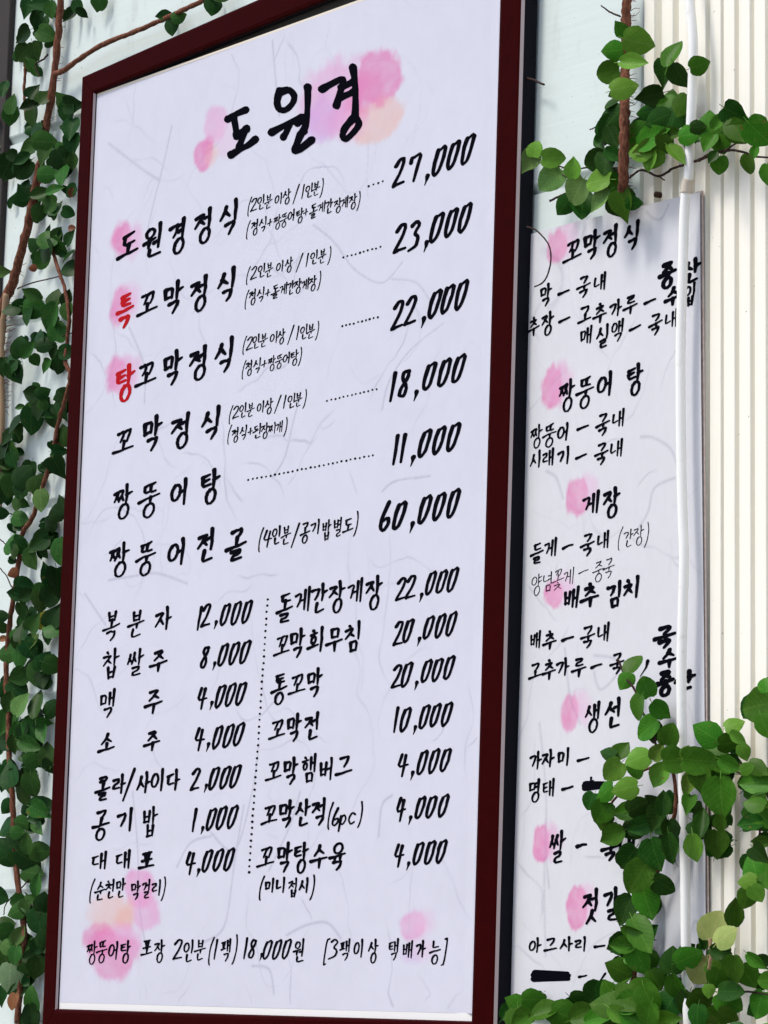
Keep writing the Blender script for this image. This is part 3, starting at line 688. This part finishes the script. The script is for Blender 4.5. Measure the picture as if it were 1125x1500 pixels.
mk([('국', [(974, 933)], 30, 28, 5.6)]); mk([('수', [(980, 964)], 26, 28, 5.0)]); mk([('중', [(975, 1000)], 24, 30, 6.5), ('산', [(1003, 998)], 30, 24, 6)])

# ------------------------------------------------------------------ white conduit
YP = -.009
PP = [(1003, -60), (1010, 0), (1015, 55), (1015, 103), (1013, 160), (1011, 205), (1009, 255), (1003, 300), (1000, 400), (997, 505), (997, 600), (998, 676), (1000, 760), (1002, 817), (1000, 900), (998, 988), (999, 1084), (1001, 1160), (1003, 1255), (1004, 1320), (1005, 1389), (1007, 1470), (1010, 1560), (1018, 1900)]
cp = thing('conduit_pipe', 'thin white plastic pipe running down the wall over the sheet and ribbed cladding', 'pipe', tuple(at(1000, 1389, YP)))
P = spline([at(a, b, YP) for a, b in PP], 4)
V, F = tube(P, [.0064]*len(P), 14); mesh_obj('pipe', V, F, M['pipe'], cp, True)
P = spline([at(a, b, YP) for a, b in ((1009, 262), (1006.5, 272), (1005, 283))], 4)
V, F = tube(P, [.0071]*len(P), 14); mesh_obj('tape_joint', V, F, M['tape'], cp, True)

# small rusty screw on the cladding
p = at(962, 285, WALL-.009)
V, F = tube([p+Vector((0, .006, 0)), p+Vector((0, -.002, 0)), p+Vector((0, -.004, 0))], [.0042, .0042, .0015], 8)
sc_ = mesh_obj('screw', V, F, M['rust'], origin=tuple(p)); tag(sc_, 'small dark rusty screw head above the ingredient sheet', 'screw')

# ------------------------------------------------------------------ climbing figs
def leaf_mesh(name, mt, var):
    # unit leaf: base at y=0, tip at y=1, blade facing +z
    prof = {0: [(0, .10), (.05, .27), (.16, .41), (.34, .47), (.54, .41), (.72, .28), (.88, .12), (1, .0)],
            1: [(-.03, .16), (.03, .33), (.14, .46), (.32, .51), (.54, .45), (.74, .31), (.90, .13), (1, .0)],
            2: [(0, .08), (.06, .21), (.18, .34), (.36, .41), (.58, .36), (.76, .24), (.90, .10), (1, .0)],
            4: [(0, .05), (.06, .16), (.18, .27), (.36, .33), (.56, .29), (.76, .19), (.90, .08), (1.04, .0)],
            5: [(-.05, .22), (.01, .40), (.12, .48), (.30, .47), (.50, .40), (.68, .25), (.86, .12), (1.06, .0)],
            3: [(-.04, .20), (.02, .37), (.14, .49), (.34, .53), (.56, .49), (.76, .35), (.90, .17), (.97, .0)]}[var]
    r = random.Random(var*7+3); V = []; F = []
    cup = (.14, -.10, .20, .07, .24, .16)[var]; droop = (.12, .20, .02, .26, .10, .18)[var]
    for i, (y, hw) in enumerate(prof):
        if hw == 0: V.append((r.uniform(-.02, .02), y, -droop)); continue
        for k, s in enumerate((-1, -.55, 0, .55, 1)):
            yy = y - (.07*abs(s) if i < 2 else 0)
            V.append((s*hw*(1+r.uniform(-.02, .02)), yy, cup*(abs(s)**1.3)*hw*2+r.uniform(-.012, .012)-droop*y*y-(.03 if s == 0 else 0)))
    n = len(prof)-1
    for i in range(n-1):
        for k in range(4): F.append((i*5+k, i*5+k+1, (i+1)*5+k+1, (i+1)*5+k))
    for k in range(4): F.append(((n-1)*5+k, (n-1)*5+k+1, n*5))
    b = len(V); V += [(-.018, .02, -.02), (.018, .02, -.02), (-.012, -.26, -.10), (.012, -.26, -.10)]; F.append((b, b+1, b+3, b+2))
    me = bpy.data.meshes.new(name); me.from_pydata(V, [], F); me.materials.append(mt)
    me.polygons.foreach_set('use_smooth', [True]*len(F)); me.update(); return me
MESH = {}
def lmesh(pal, sh):
    v = random.choice((0, 1, 1, 1, 2, 3, 3, 4, 5)); key = (pal, sh, v)
    if key not in MESH: MESH[key] = leaf_mesh('leaf', (LM if pal == 'L' else RM)[sh], v)
    return MESH[key]
TOC = Vector((.81, -.57, -.13))
def leaf(parent, pal, px, py, Lpx, ang, sh, Y, tilt=.62):
    p = at(px, py, Y); th = math.radians(ang)
    d = RIGHT*math.cos(th)+UP*math.sin(th)
    nrm = (Vector((0, -1, .25))*.55+TOC*.75+Vector([random.gauss(0, tilt*.5) for _ in range(3)])).normalized()
    yv = d-nrm*d.dot(nrm); vis = max(.62, yv.length); yv.normalize()
    xv = yv.cross(nrm).normalized()
    vx = max(.6, math.hypot(xv.dot(RIGHT), xv.dot(UP)))
    L = Lpx*(p-CAM).length/FPX
    sy = L/vis; sx = L/vx**.35*random.uniform(.88, 1.06)
    m = Matrix((xv*sx, yv*sy, nrm*L)).transposed().to_4x4()
    base = p-yv*sy*.47; m.translation = base-Vector(parent.location)
    o = bpy.data.objects.new('leaf', lmesh(pal, sh)); link(o, parent); o.matrix_basis = m
    return o
def frame_x(py): return 117-(py-112)*.0415
CR = {'L1': (0, 0, 6.25), 'L2': (0, 220, 7.03), 'L3': (0, 410, 7.03), 'L4': (0, 600, 7.03), 'L5': (0, 790, 7.03), 'L6': (0, 980, 7.03), 'L7': (0, 1170, 7.03), 'L8': (0, 1290, 7.03),
      'R1': (750, 0, 5.357), 'R2': (940, 0, 6.08), 'R3': (750, 180, 5.357), 'R4': (940, 140, 6.08), 'R5': (860, 950, 4.245), 'R6': (840, 1080, 3.947), 'R7': (740, 1300, 5.625), 'R8': (900, 1280, 5.0)}
DATA = {
'L1': '250,80,170,250,0 350,30,180,180,0 330,190,190,270,0 200,330,170,200,0 470,90,170,280,1 360,210,200,90,0 420,310,170,330,0 200,490,170,225,0 320,470,180,290,1 300,620,180,300,0 640,130,170,230,0 720,70,170,300,0 750,120,130,330,0 900,30,150,260,1 310,830,150,60,0 110,950,190,90,1 100,1070,170,270,1 260,960,180,200,0 405,880,150,60,1 580,920,200,120,0 620,1040,230,270,0 680,960,180,0,0 650,1180,200,270,0 660,1330,200,270,0 300,1090,180,280,0 310,1210,170,270,0 400,1300,220,0,1 240,1370,190,190,1 400,1430,180,250,1 560,1420,230,270,0 100,1420,110,180,0 40,820,150,270,0',
'L2': '220,90,200,200,0 60,190,260,240,0 230,200,240,225,0 480,250,200,0,1 650,100,260,300,0 640,220,220,285,0 750,120,170,270,0 240,430,200,130,0 190,510,190,190,0 420,440,210,10,1 560,410,180,0,1 720,420,150,200,0 490,560,190,180,0 590,590,160,90,0 700,640,130,340,0 400,650,180,250,1 480,900,210,110,0 590,860,160,60,0 330,970,160,135,0 440,1040,250,240,0 600,1000,190,330,0 420,1140,200,225,1 720,900,170,45,0 690,1090,170,200,0 710,1220,200,180,0 40,1250,140,0,2 740,430,110,80,5 330,1215,90,190,5 740,800,70,0,5',
'L3': '330,150,230,150,0 550,170,190,80,1 695,190,190,80,0 110,290,190,190,0 230,270,180,20,0 360,290,250,350,1 300,380,190,270,0 530,390,300,235,1 600,520,220,80,0 680,330,170,270,1 380,600,190,95,0 200,690,220,90,0 290,710,200,45,0 360,830,130,300,1 470,660,190,0,0 560,750,170,240,0 590,890,180,250,0 480,890,160,240,0 690,740,160,0,0 100,850,190,135,0 150,960,260,300,0 30,900,200,270,0 320,1170,200,170,0 450,1150,160,30,0 200,1310,110,180,0 440,1270,130,90,1 640,1190,190,150,0 600,1310,210,200,0 650,1350,190,300,0 400,1340,200,270,0 280,1400,220,200,0 530,1400,150,0,0',
'L4': '310,130,290,260,0 140,150,200,200,0 160,230,190,280,1 640,270,230,100,0 540,110,170,270,0 620,430,180,0,0 130,420,190,100,1 40,310,200,180,0 130,520,180,300,0 30,450,220,270,0 480,590,180,190,0 600,600,240,300,0 80,700,220,200,1 230,670,240,45,0 100,800,230,250,1 210,820,190,270,0 360,760,200,60,1 410,930,210,280,2 170,960,150,270,0 60,560,190,180,1 30,880,200,250,0 20,1070,140,0,0 200,1120,170,340,1 640,970,200,120,0 560,1070,220,200,0 500,1200,190,230,0 500,1320,230,20,0 390,1370,240,200,0 120,1370,210,100,1 210,1400,190,330,0 620,1400,190,90,1 590,395,110,200,5',
'L5': '130,130,150,270,1 330,200,240,300,1 460,140,130,300,0 520,30,180,0,0 350,60,190,200,0 500,370,270,110,0 620,130,250,270,1 600,440,280,270,0 250,480,200,0,0 160,560,190,170,0 420,560,250,180,1 390,650,230,260,0 530,570,220,45,0 220,740,190,280,1 260,580,170,200,0 20,790,140,0,0 30,920,150,0,1 350,850,200,60,0 450,830,190,80,4 560,780,250,70,0 550,900,230,30,0 470,980,190,290,0 230,930,190,110,0 150,1000,200,170,1 320,1060,200,250,2 300,1130,210,300,0 190,1080,190,250,1 50,1170,230,180,0 180,1220,230,270,1 330,1310,210,190,0 450,1260,230,60,0 540,1300,210,340,0 420,1390,230,290,0 190,1410,240,200,1 125,345,120,200,5 25,1030,100,190,5',
'L6': '400,60,260,290,0 60,210,230,190,0 180,190,210,330,0 90,350,220,250,1 220,360,260,60,2 390,360,250,110,1 520,400,200,30,0 450,540,190,340,1 350,500,190,200,0 60,560,240,240,1 180,620,210,100,0 330,620,260,320,1 440,660,190,300,1 240,620,190,90,0 60,720,240,180,0 140,780,200,270,1 310,780,260,340,1 490,890,270,100,0 340,940,190,20,1 270,980,130,200,0 310,1060,150,270,1 510,1000,190,300,0 100,1060,260,120,0 60,1190,200,260,1 200,1110,230,0,0 320,1200,240,280,1 230,1310,210,310,1 60,1420,170,230,0 420,1420,240,30,0',
'L7': '420,130,230,330,1 360,200,190,180,0 200,250,180,180,1 50,290,220,200,0 390,290,200,315,0 180,340,150,0,1 120,410,170,150,0 280,460,220,100,0 410,540,220,0,0 40,480,200,135,0 60,590,240,200,0 280,630,290,330,0 160,640,180,270,0 320,760,220,350,1 380,880,230,90,0 170,1060,170,200,1 300,1050,240,150,1 440,1060,200,80,0 160,1160,190,200,1 250,1120,150,270,1 390,1160,210,340,0 400,1260,230,280,0 350,1310,150,270,1 60,1280,190,0,1 200,1400,210,60,2 40,1390,230,200,1 430,1430,190,90,0',
'L8': '40,600,230,200,1 110,690,190,330,2 330,680,260,140,0 400,650,200,60,0 350,780,230,0,0 50,830,230,270,1 150,770,170,270,1 200,830,120,270,2 90,1010,290,265,3 370,900,240,260,0 260,970,210,230,1 300,1020,180,270,0 170,1130,200,200,0 320,1210,250,110,0 10,1190,200,270,0 340,1400,260,290,0 300,1450,200,180,0 130,1245,150,270,5',
'R1': '855,225,150,130,1 990,335,230,350,2 775,400,170,185,1 955,490,210,345,2 740,570,190,190,1 880,680,210,10,2 780,790,120,270,0 780,930,230,220,0',
'R2': '290,480,260,80,1 200,660,230,250,0 340,680,240,300,0 520,580,180,20,1 60,860,240,200,0 230,880,230,90,1 360,930,210,250,0 140,1060,230,200,0 270,1070,220,250,0 20,1000,160,180,0 600,1090,240,100,1 710,1080,200,80,0 840,1020,240,330,0 840,1150,220,300,1 1040,1150,240,315,1 400,1170,170,180,1 500,1130,130,0,0',
'R3': '740,60,200,230,0 710,160,180,190,0 790,110,190,300,0 650,300,200,200,0 730,300,180,270,0 800,250,160,330,0 180,200,130,80,2 130,310,180,225,3 325,275,170,0,2 300,440,220,225,3 480,350,170,90,2 500,540,220,230,3 660,450,190,170,2 780,480,180,270,1 690,610,210,220,3 410,650,170,230,0 550,640,190,270,0 870,660,230,280,1 960,630,130,0,0 880,560,180,90,0 1000,210,190,170,2 1080,290,180,240,2 1020,100,250,0,1',
'R4': '100,370,260,10,1 410,350,200,0,1 90,560,210,240,2 310,520,210,300,2 500,340,180,45,1 590,240,240,90,1 700,220,190,45,1 850,340,220,310,1 700,400,230,280,1 600,420,190,250,1 1040,340,280,315,1 630,550,120,240,0 690,620,160,265,1 1010,490,140,80,1 945,620,160,250,1 1110,700,180,270,1 230,350,220,180,1 20,480,200,190,2 210,440,180,270,1',
'R5': '290,85,130,80,1 235,200,120,240,1 365,235,140,110,1 310,370,160,250,1 460,385,150,320,1 365,500,170,200,1 510,535,140,70,1 220,630,130,60,1 120,650,100,160,0 310,680,160,200,2 440,640,130,60,2 160,760,150,225,2 230,870,170,190,2 300,760,120,270,1 450,790,170,240,2 560,690,180,10,1 700,700,200,0,1 610,640,90,60,2 640,840,180,250,2 735,525,190,150,1 915,465,130,20,2 940,555,130,320,2 890,595,150,0,1 970,650,110,290,2 810,690,170,300,0 890,720,150,340,0 800,780,200,290,1 830,930,270,275,1 710,830,180,270,1 1000,750,100,20,2 1060,740,120,320,1 1060,830,230,175,1 1060,350,230,180,1 1100,480,150,300,1 1110,220,100,100,1 1050,960,140,200,1 630,970,120,260,1 100,900,140,200,1 20,950,110,250,0 90,1020,150,240,1',
'R6': '160,470,150,250,1 220,570,160,200,1 280,430,140,170,1 370,400,130,30,0 390,510,170,200,0 480,460,190,240,0 520,380,150,90,0 560,550,150,270,0 320,700,150,235,0 470,680,200,290,0 560,640,180,280,0 370,810,190,240,1 520,860,140,330,0 420,950,200,290,1 300,1000,190,250,0 740,490,170,90,0 700,640,170,280,2 830,620,170,270,1 850,500,110,270,1 840,380,150,260,1 1040,380,120,150,1 1090,460,180,320,1 1020,500,150,180,0 1090,600,130,190,1 1080,680,120,320,0 1040,740,170,110,1 1110,800,150,300,1 1000,830,110,180,2 1060,910,120,300,2 1000,930,130,250,1',
'R7': '1090,380,260,0,1 940,470,230,200,0 1080,580,200,0,1 920,680,230,160,1 240,925,200,0,1 90,1000,260,170,1 350,1020,250,0,1 150,1080,240,200,1 500,1060,260,340,1 650,1040,250,20,1 820,950,260,160,1 870,850,220,110,1 1000,920,220,330,1 780,1070,250,0,1 950,1050,230,330,2 1080,850,220,90,0',
'R8': '185,440,230,310,1 60,520,200,180,0 190,640,240,300,1 30,710,180,190,1 300,780,160,300,1 180,850,200,150,1 420,630,200,90,0 540,620,200,30,1 460,840,240,280,1 620,710,230,240,6 735,370,240,75,6 880,280,220,85,1 810,450,180,30,6 660,510,110,250,0 780,570,160,350,0 740,690,130,330,1 740,780,170,250,1 880,700,220,270,1 980,760,200,300,1 850,860,150,350,0 1040,640,170,330,1 1110,780,150,180,1 1050,960,210,250,1 640,930,190,330,1 690,860,100,270,2 840,940,200,330,1 710,1060,200,180,1 520,950,180,250,0 600,1050,180,270,0 830,1050,160,340,1 400,950,220,240,0 250,930,220,300,0 100,950,240,180,1 380,1080,200,0,1 120,1060,240,150,1 240,1040,200,250,1'}
def parse(keys):
    out = []
    for k in keys:
        ox, oy, s = CR[k]
        for q in DATA[k].split():
            a = [float(v) for v in q.split(',')]; out.append((ox+a[0]/s, oy+a[1]/s, a[2]/s, a[3], int(a[4])))
    return out
vl = thing('climbing_fig', 'dark green climbing fig on the white wall left of the menu board', 'vine', tuple(at(20, 1490, WALL)), 'climbing figs on the wall')
vu = thing('climbing_fig', 'climbing fig hanging from a red brown stem above the ingredient sheet', 'vine', tuple(at(915, 300, WALL)), 'climbing figs on the wall')
vb = thing('climbing_fig', 'bright green climbing fig growing up over the lower ingredient sheet and pipe', 'vine', tuple(at(950, 1500, WALL)), 'climbing figs on the wall')
HB = {'LEFT': (.004, -.014), 'UP': (-.010, -.030), 'LOW': (-.012, -.050)}
nleaf = {'LEFT': 0, 'UP': 0, 'LOW': 0}
def place(L, v, pal, rg):
    for k, (x, y, s, a, sh) in enumerate(L):
        if sh == 0 and random.random() < .22: sh = 1
        Y = random.uniform(*HB[rg])-(.006 if sh >= 2 else 0)
        if rg == 'LEFT' and x > frame_x(y)-26: Y = random.uniform(.002, .008)
        if rg == 'UP' and x < 800: Y = -.030
        if rg == 'UP' and 890 < x < 935 and 85 < y < 142: Y = -.050
        leaf(v, pal, x, y, s*(1.0 if rg == 'LEFT' else 1.0 if rg == 'UP' else .96), a, sh, Y); nleaf[rg] += 1
Lf = parse(['L1', 'L2', 'L3', 'L4', 'L5', 'L6', 'L7', 'L8'])
Up = parse(['R1', 'R2', 'R3', 'R4']); Lw = parse(['R5', 'R6', 'R7', 'R8'])
place(Lf, vl, 'L', 'LEFT'); place(Up, vu, 'R', 'UP'); place(Lw, vb, 'R', 'LOW')
# hand-placed leaves on the thin branch over the board
for (x, y, s, a, sh, Y) in ((240, 24, 24, 190, 0, .0), (250, 38, 26, 280, 0, .0), (262, 24, 22, 20, 1, .0), (312, 8, 26, 260, 0, .0), (325, -6, 24, 10, 1, .0), (146, 4, 24, 280, 1, .0), (140, -8, 26, 200, 0, 0)):
    leaf(vl, 'L', x, y, s, a, sh, Y)
def filler(L, v, pal, n, rg, shades):
    src = [q for q in L if q[4] <= 1]
    for k in range(n):
        x, y, s, a, sh = random.choice(src)
        x += random.gauss(0, 5); y += random.gauss(0, 6)
        if rg == 'LEFT' and x > frame_x(y)-14: continue
        if rg == 'UP' and not (870 < x < 1010 and y > 120): continue
        if rg == 'LOW' and y < 1180 and x < 950: continue
        Y = {'LEFT': .008, 'UP': -.002, 'LOW': -.006}[rg]
        leaf(v, pal, x, y, s*random.uniform(.6, .85), random.uniform(0, 360), 0, Y, .5)
filler(Lf, vl, 'L', 52, 'LEFT', (0,)); filler(Up, vu, 'R', 60, 'UP', (0,)); filler(Lw, vb, 'R', 150, 'LOW', (0,))
# the smallest leaves behind, past the three hundred single ones of the left vine
def small_leaves(L, v, pal, n, Y):
    V = []; F = []; src = [q for q in L if q[4] <= 1]
    me_ = lmesh(pal, 0); k = 0
    while k < n:
        x, y, s_, a, sh = random.choice(src); x += random.gauss(0, 7); y += random.gauss(0, 8)
        if x > frame_x(y)-12: continue
        k += 1; o = leaf(v, pal, x, y, random.uniform(13, 20), random.uniform(0, 360), 0, Y, .6)
        b = len(V); V += [o.matrix_basis @ q.co for q in o.data.vertices]; F += [tuple(i+b for i in p.vertices) for p in o.data.polygons]
        bpy.data.objects.remove(o)
    me = bpy.data.meshes.new('small_leaves'); me.from_pydata(V, [], F); me.materials.append((LM if pal == 'L' else RM)[0])
    me.polygons.foreach_set('use_smooth', [True]*len(F)); o = link(bpy.data.objects.new('small_leaves', me), v); o['kind'] = 'stuff'
small_leaves(Lf, vl, 'L', 150, .013)
# leaves hanging below the frame edge of the picture so the growth does not stop there
for k in range(36):
    x, y = random.uniform(760, 1180), random.uniform(1495, 1600)
    leaf(vb, 'R', x, y, random.uniform(34, 48), random.uniform(0, 360), random.choice((0, 1, 1, 2)), random.uniform(-.04, -.01))
for k in range(6):
    x, y = random.uniform(-70, -2), random.uniform(60, 1500)
    leaf(vl, 'L', x, y, random.uniform(24, 34), random.uniform(0, 360), random.choice((0, 0, 1)), random.uniform(-.01, .004))

def stem(v, pts, r0, r1, Y=0.006, m='bark', name='stem', jit=.17):
    P = spline([at(q[0], q[1], q[2] if len(q) > 2 else Y) for q in pts], 6); n = len(P)
    P = [p+Vector((random.gauss(0, .0004), random.gauss(0, .0004), 0)) for p in P]
    V, F = tube(P, [r0+(r1-r0)*i/(n-1) for i in range(n)], 8, jit)
    return mesh_obj(name, V, F, M[m], v, True)
hairs = {}
def roots(v, pts, n, ln, side=0):
    V, F = hairs.setdefault(v.name, ([], []))
    P = spline([at(q[0], q[1], (q[2]+.004) if len(q) > 2 else .004) for q in pts], 10)
    for k in range(n):
        p = random.choice(P); q = p+RIGHT*.001
        a = random.choice((0, math.pi)) if side == 0 else (0 if side > 0 else math.pi)
        a += random.gauss(0, .5); L = random.uniform(.4, 1)*ln
        d = Vector((math.cos(a)*1.5, .0, math.sin(a))).normalized(); e = Vector((-d.z, 0, d.x))
        pts_ = [p+d*(L*t)+e*(L*.25*random.uniform(-1, 1)*t*t)+Vector((0, -.002+.010*t, 0)) for t in (0, .35, .7, 1)]
        v_, f_ = tube(pts_, [.0007, .0006, .0005, .0003], 3); b = len(V); V += v_; F += [tuple(i+b for i in f) for f in f_]
main = [(90, -30), (89, 0), (85, 53), (80, 107), (68, 185), (60, 235), (53, 270), (43, 320), (33, 362), (20, 410), (6, 445), (-4, 500), (-6, 600), (-10, 720)]
stem(vl, main, .0052, .0095); roots(vl, main, 120, .020); roots(vl, [(8, 450), (2, 520), (0, 600), (0, 700)], 60, .030, 1)
stem(vl, [(10, 430), (4, 480), (2, 540), (3, 620), (-2, 690), (0, 760)], .006, .004, .003, 'tan')
stem(vl, [(80, 108), (92, 104), (103, 96), (132, 76), (165, 59), (199, 46), (231, 32), (265, 16), (299, 0), (340, -22)], .0046, .0036, .0)
stem(vl, [(76, 350), (78, 371), (88, 402), (96, 428), (101, 470), (96, 528), (103, 549), (96, 585), (85, 620), (78, 660), (66, 702), (50, 753), (32, 785), (27, 828), (20, 875), (14, 916), (9, 984), (12, 1040), (14, 1110), (19, 1180), (22, 1240), (28, 1310), (36, 1370), (30, 1430), (26, 1500)], .0028, .0052, .003)
stem(vl, [(25, 423), (45, 415), (65, 410), (86, 405)], .0012, .0010, .004, 'twig', 'twig')
stem(vl, [(92, 493), (98, 490), (112, 486)], .0011, .0009, .004, 'twig', 'twig')
stem(vl, [(70, 80), (62, 88), (52, 95), (58, 112)], .0016, .0012, .002, 'twig', 'twig')
stem(vl, [(38, 92), (36, 115), (36, 150), (38, 175)], .0026, .0022, .004, 'bark', 'twig')
stem(vl, [(15, 752), (28, 760), (32, 775)], .0011, .0010, .004, 'twig', 'twig')
stem(vl, [(0, 790), (10, 800), (22, 822)], .0010, .0010, .004, 'twig', 'twig')
stem(vl, [(0, 832), (8, 842), (18, 862)], .0010, .0010, .004, 'twig', 'twig')
stem(vl, [(42, 1288), (30, 1302), (10, 1322), (5, 1340)], .0011, .0009, .004, 'twig', 'twig')
um = [(919, -30), (918, 0), (917, 35), (917, 70), (916, 110, -.005), (915, 135, -.022), (915, 160, -.036), (915, 190, -.038), (914, 230, -.038), (913, 268, -.034), (912, 290, -.012), (911, 310, .006)]
stem(vu, um, .0064, .0066, -.001, jit=.14); roots(vu, um, 130, .020)
stem(vu, [(920, 262), (928, 256), (941, 249), (965, 258), (985, 247), (1000, 242), (1030, 232), (1048, 222)], .0014, .0018, -.006, 'twig', 'twig')
stem(vu, [(1024, 235), (1040, 226), (1057, 222), (1072, 220), (1090, 223), (1105, 229), (1130, 231)], .0022, .0012, -.010, 'twig', 'twig')
stem(vu, [(965, 258), (970, 262), (974, 264)], .0010, .0007, -.006, 'twig', 'twig')
stem(vu, [(1062, 222), (1072, 214), (1082, 208)], .0014, .0008, -.012, 'twig', 'twig')
stem(vu, [(905, 246), (880, 246), (855, 246), (838, 252), (822, 244), (800, 240), (782, 237)], .0012, .0009, -.018, 'twig', 'twig')
stem(vu, [(852, 290), (838, 266), (824, 256)], .0010, .0009, -.018, 'twig', 'twig')
stem(vu, [(880, 8), (893, 17), (908, 24)], .0008, .0014, .002, 'twig', 'twig')
stem(vu, [(806, 294), (818, 288), (830, 283)], .0016, .0012, -.004, 'twig', 'twig')
stem(vu, [(864, 190), (876, 183), (885, 165), (892, 152)], .0009, .0008, .002, 'twig', 'twig')
stem(vb, [(906, 965), (915, 990), (930, 1010), (940, 1040), (955, 1070), (965, 1100), (985, 1115), (1010, 1118)], .0014, .0018, -.010, 'twig')
stem(vb, [(880, 1200), (905, 1165), (940, 1130), (985, 1120), (1040, 1115), (1075, 1120), (1110, 1130), (1140, 1140)], .0016, .0022, -.012)
stem(vb, [(985, 1120), (990, 1180), (975, 1240), (955, 1300), (940, 1360), (930, 1420), (925, 1500)], .0022, .0036, -.008)
stem(vb, [(1060, 1120), (1095, 1140), (1118, 1160), (1140, 1180)], .0018, .0014, -.014, 'twig')
stem(vb, [(1115, 1180), (1112, 1230), (1100, 1290), (1080, 1340), (1050, 1380), (1042, 1400), (1035, 1440), (1030, 1500)], .0014, .0024, -.010, 'twig')
stem(vb, [(1040, 1375), (1042, 1395), (1038, 1420)], .0026, .0020, -.045, 'tan')
stem(vb, [(1080, 1452), (1100, 1453), (1120, 1456), (1140, 1462)], .0014, .0010, -.015, 'twig', 'twig')
stem(vb, [(1105, 1405), (1118, 1415), (1135, 1425)], .0012, .0010, -.015, 'twig', 'twig')
stem(vb, [(1040, 1225), (1036, 1222), (1030, 1219)], .0012, .0010, -.020, 'twig', 'twig')
for vn, (V, F) in hairs.items():
    v = bpy.data.objects[vn]; o = mesh_obj('aerial_roots', V, F, M['bark'], v); o['kind'] = 'stuff'
# lone tendrils that come out from behind the menu board
def tendril(pts, r, Y, label):
    P = spline([at(a, b, Y) for a, b in pts], 6); V, F = tube(P, [r]*len(P), 6, .15)
    o = mesh_obj('tendril', V, F, M['twig'], None, True, origin=tuple(P[0])); tag(o, label, 'tendril')
tendril([(770, 114), (782, 117), (790, 121), (797, 124)], .0015, .004, 'short dark twig sticking out behind the upper right edge of the menu board')
tendril([(772, 332), (785, 337), (798, 350), (805, 362), (807, 380), (803, 400), (795, 414), (783, 420)], .0011, -.004, 'long thin curved tendril hanging over the pink blot of the ingredient sheet')
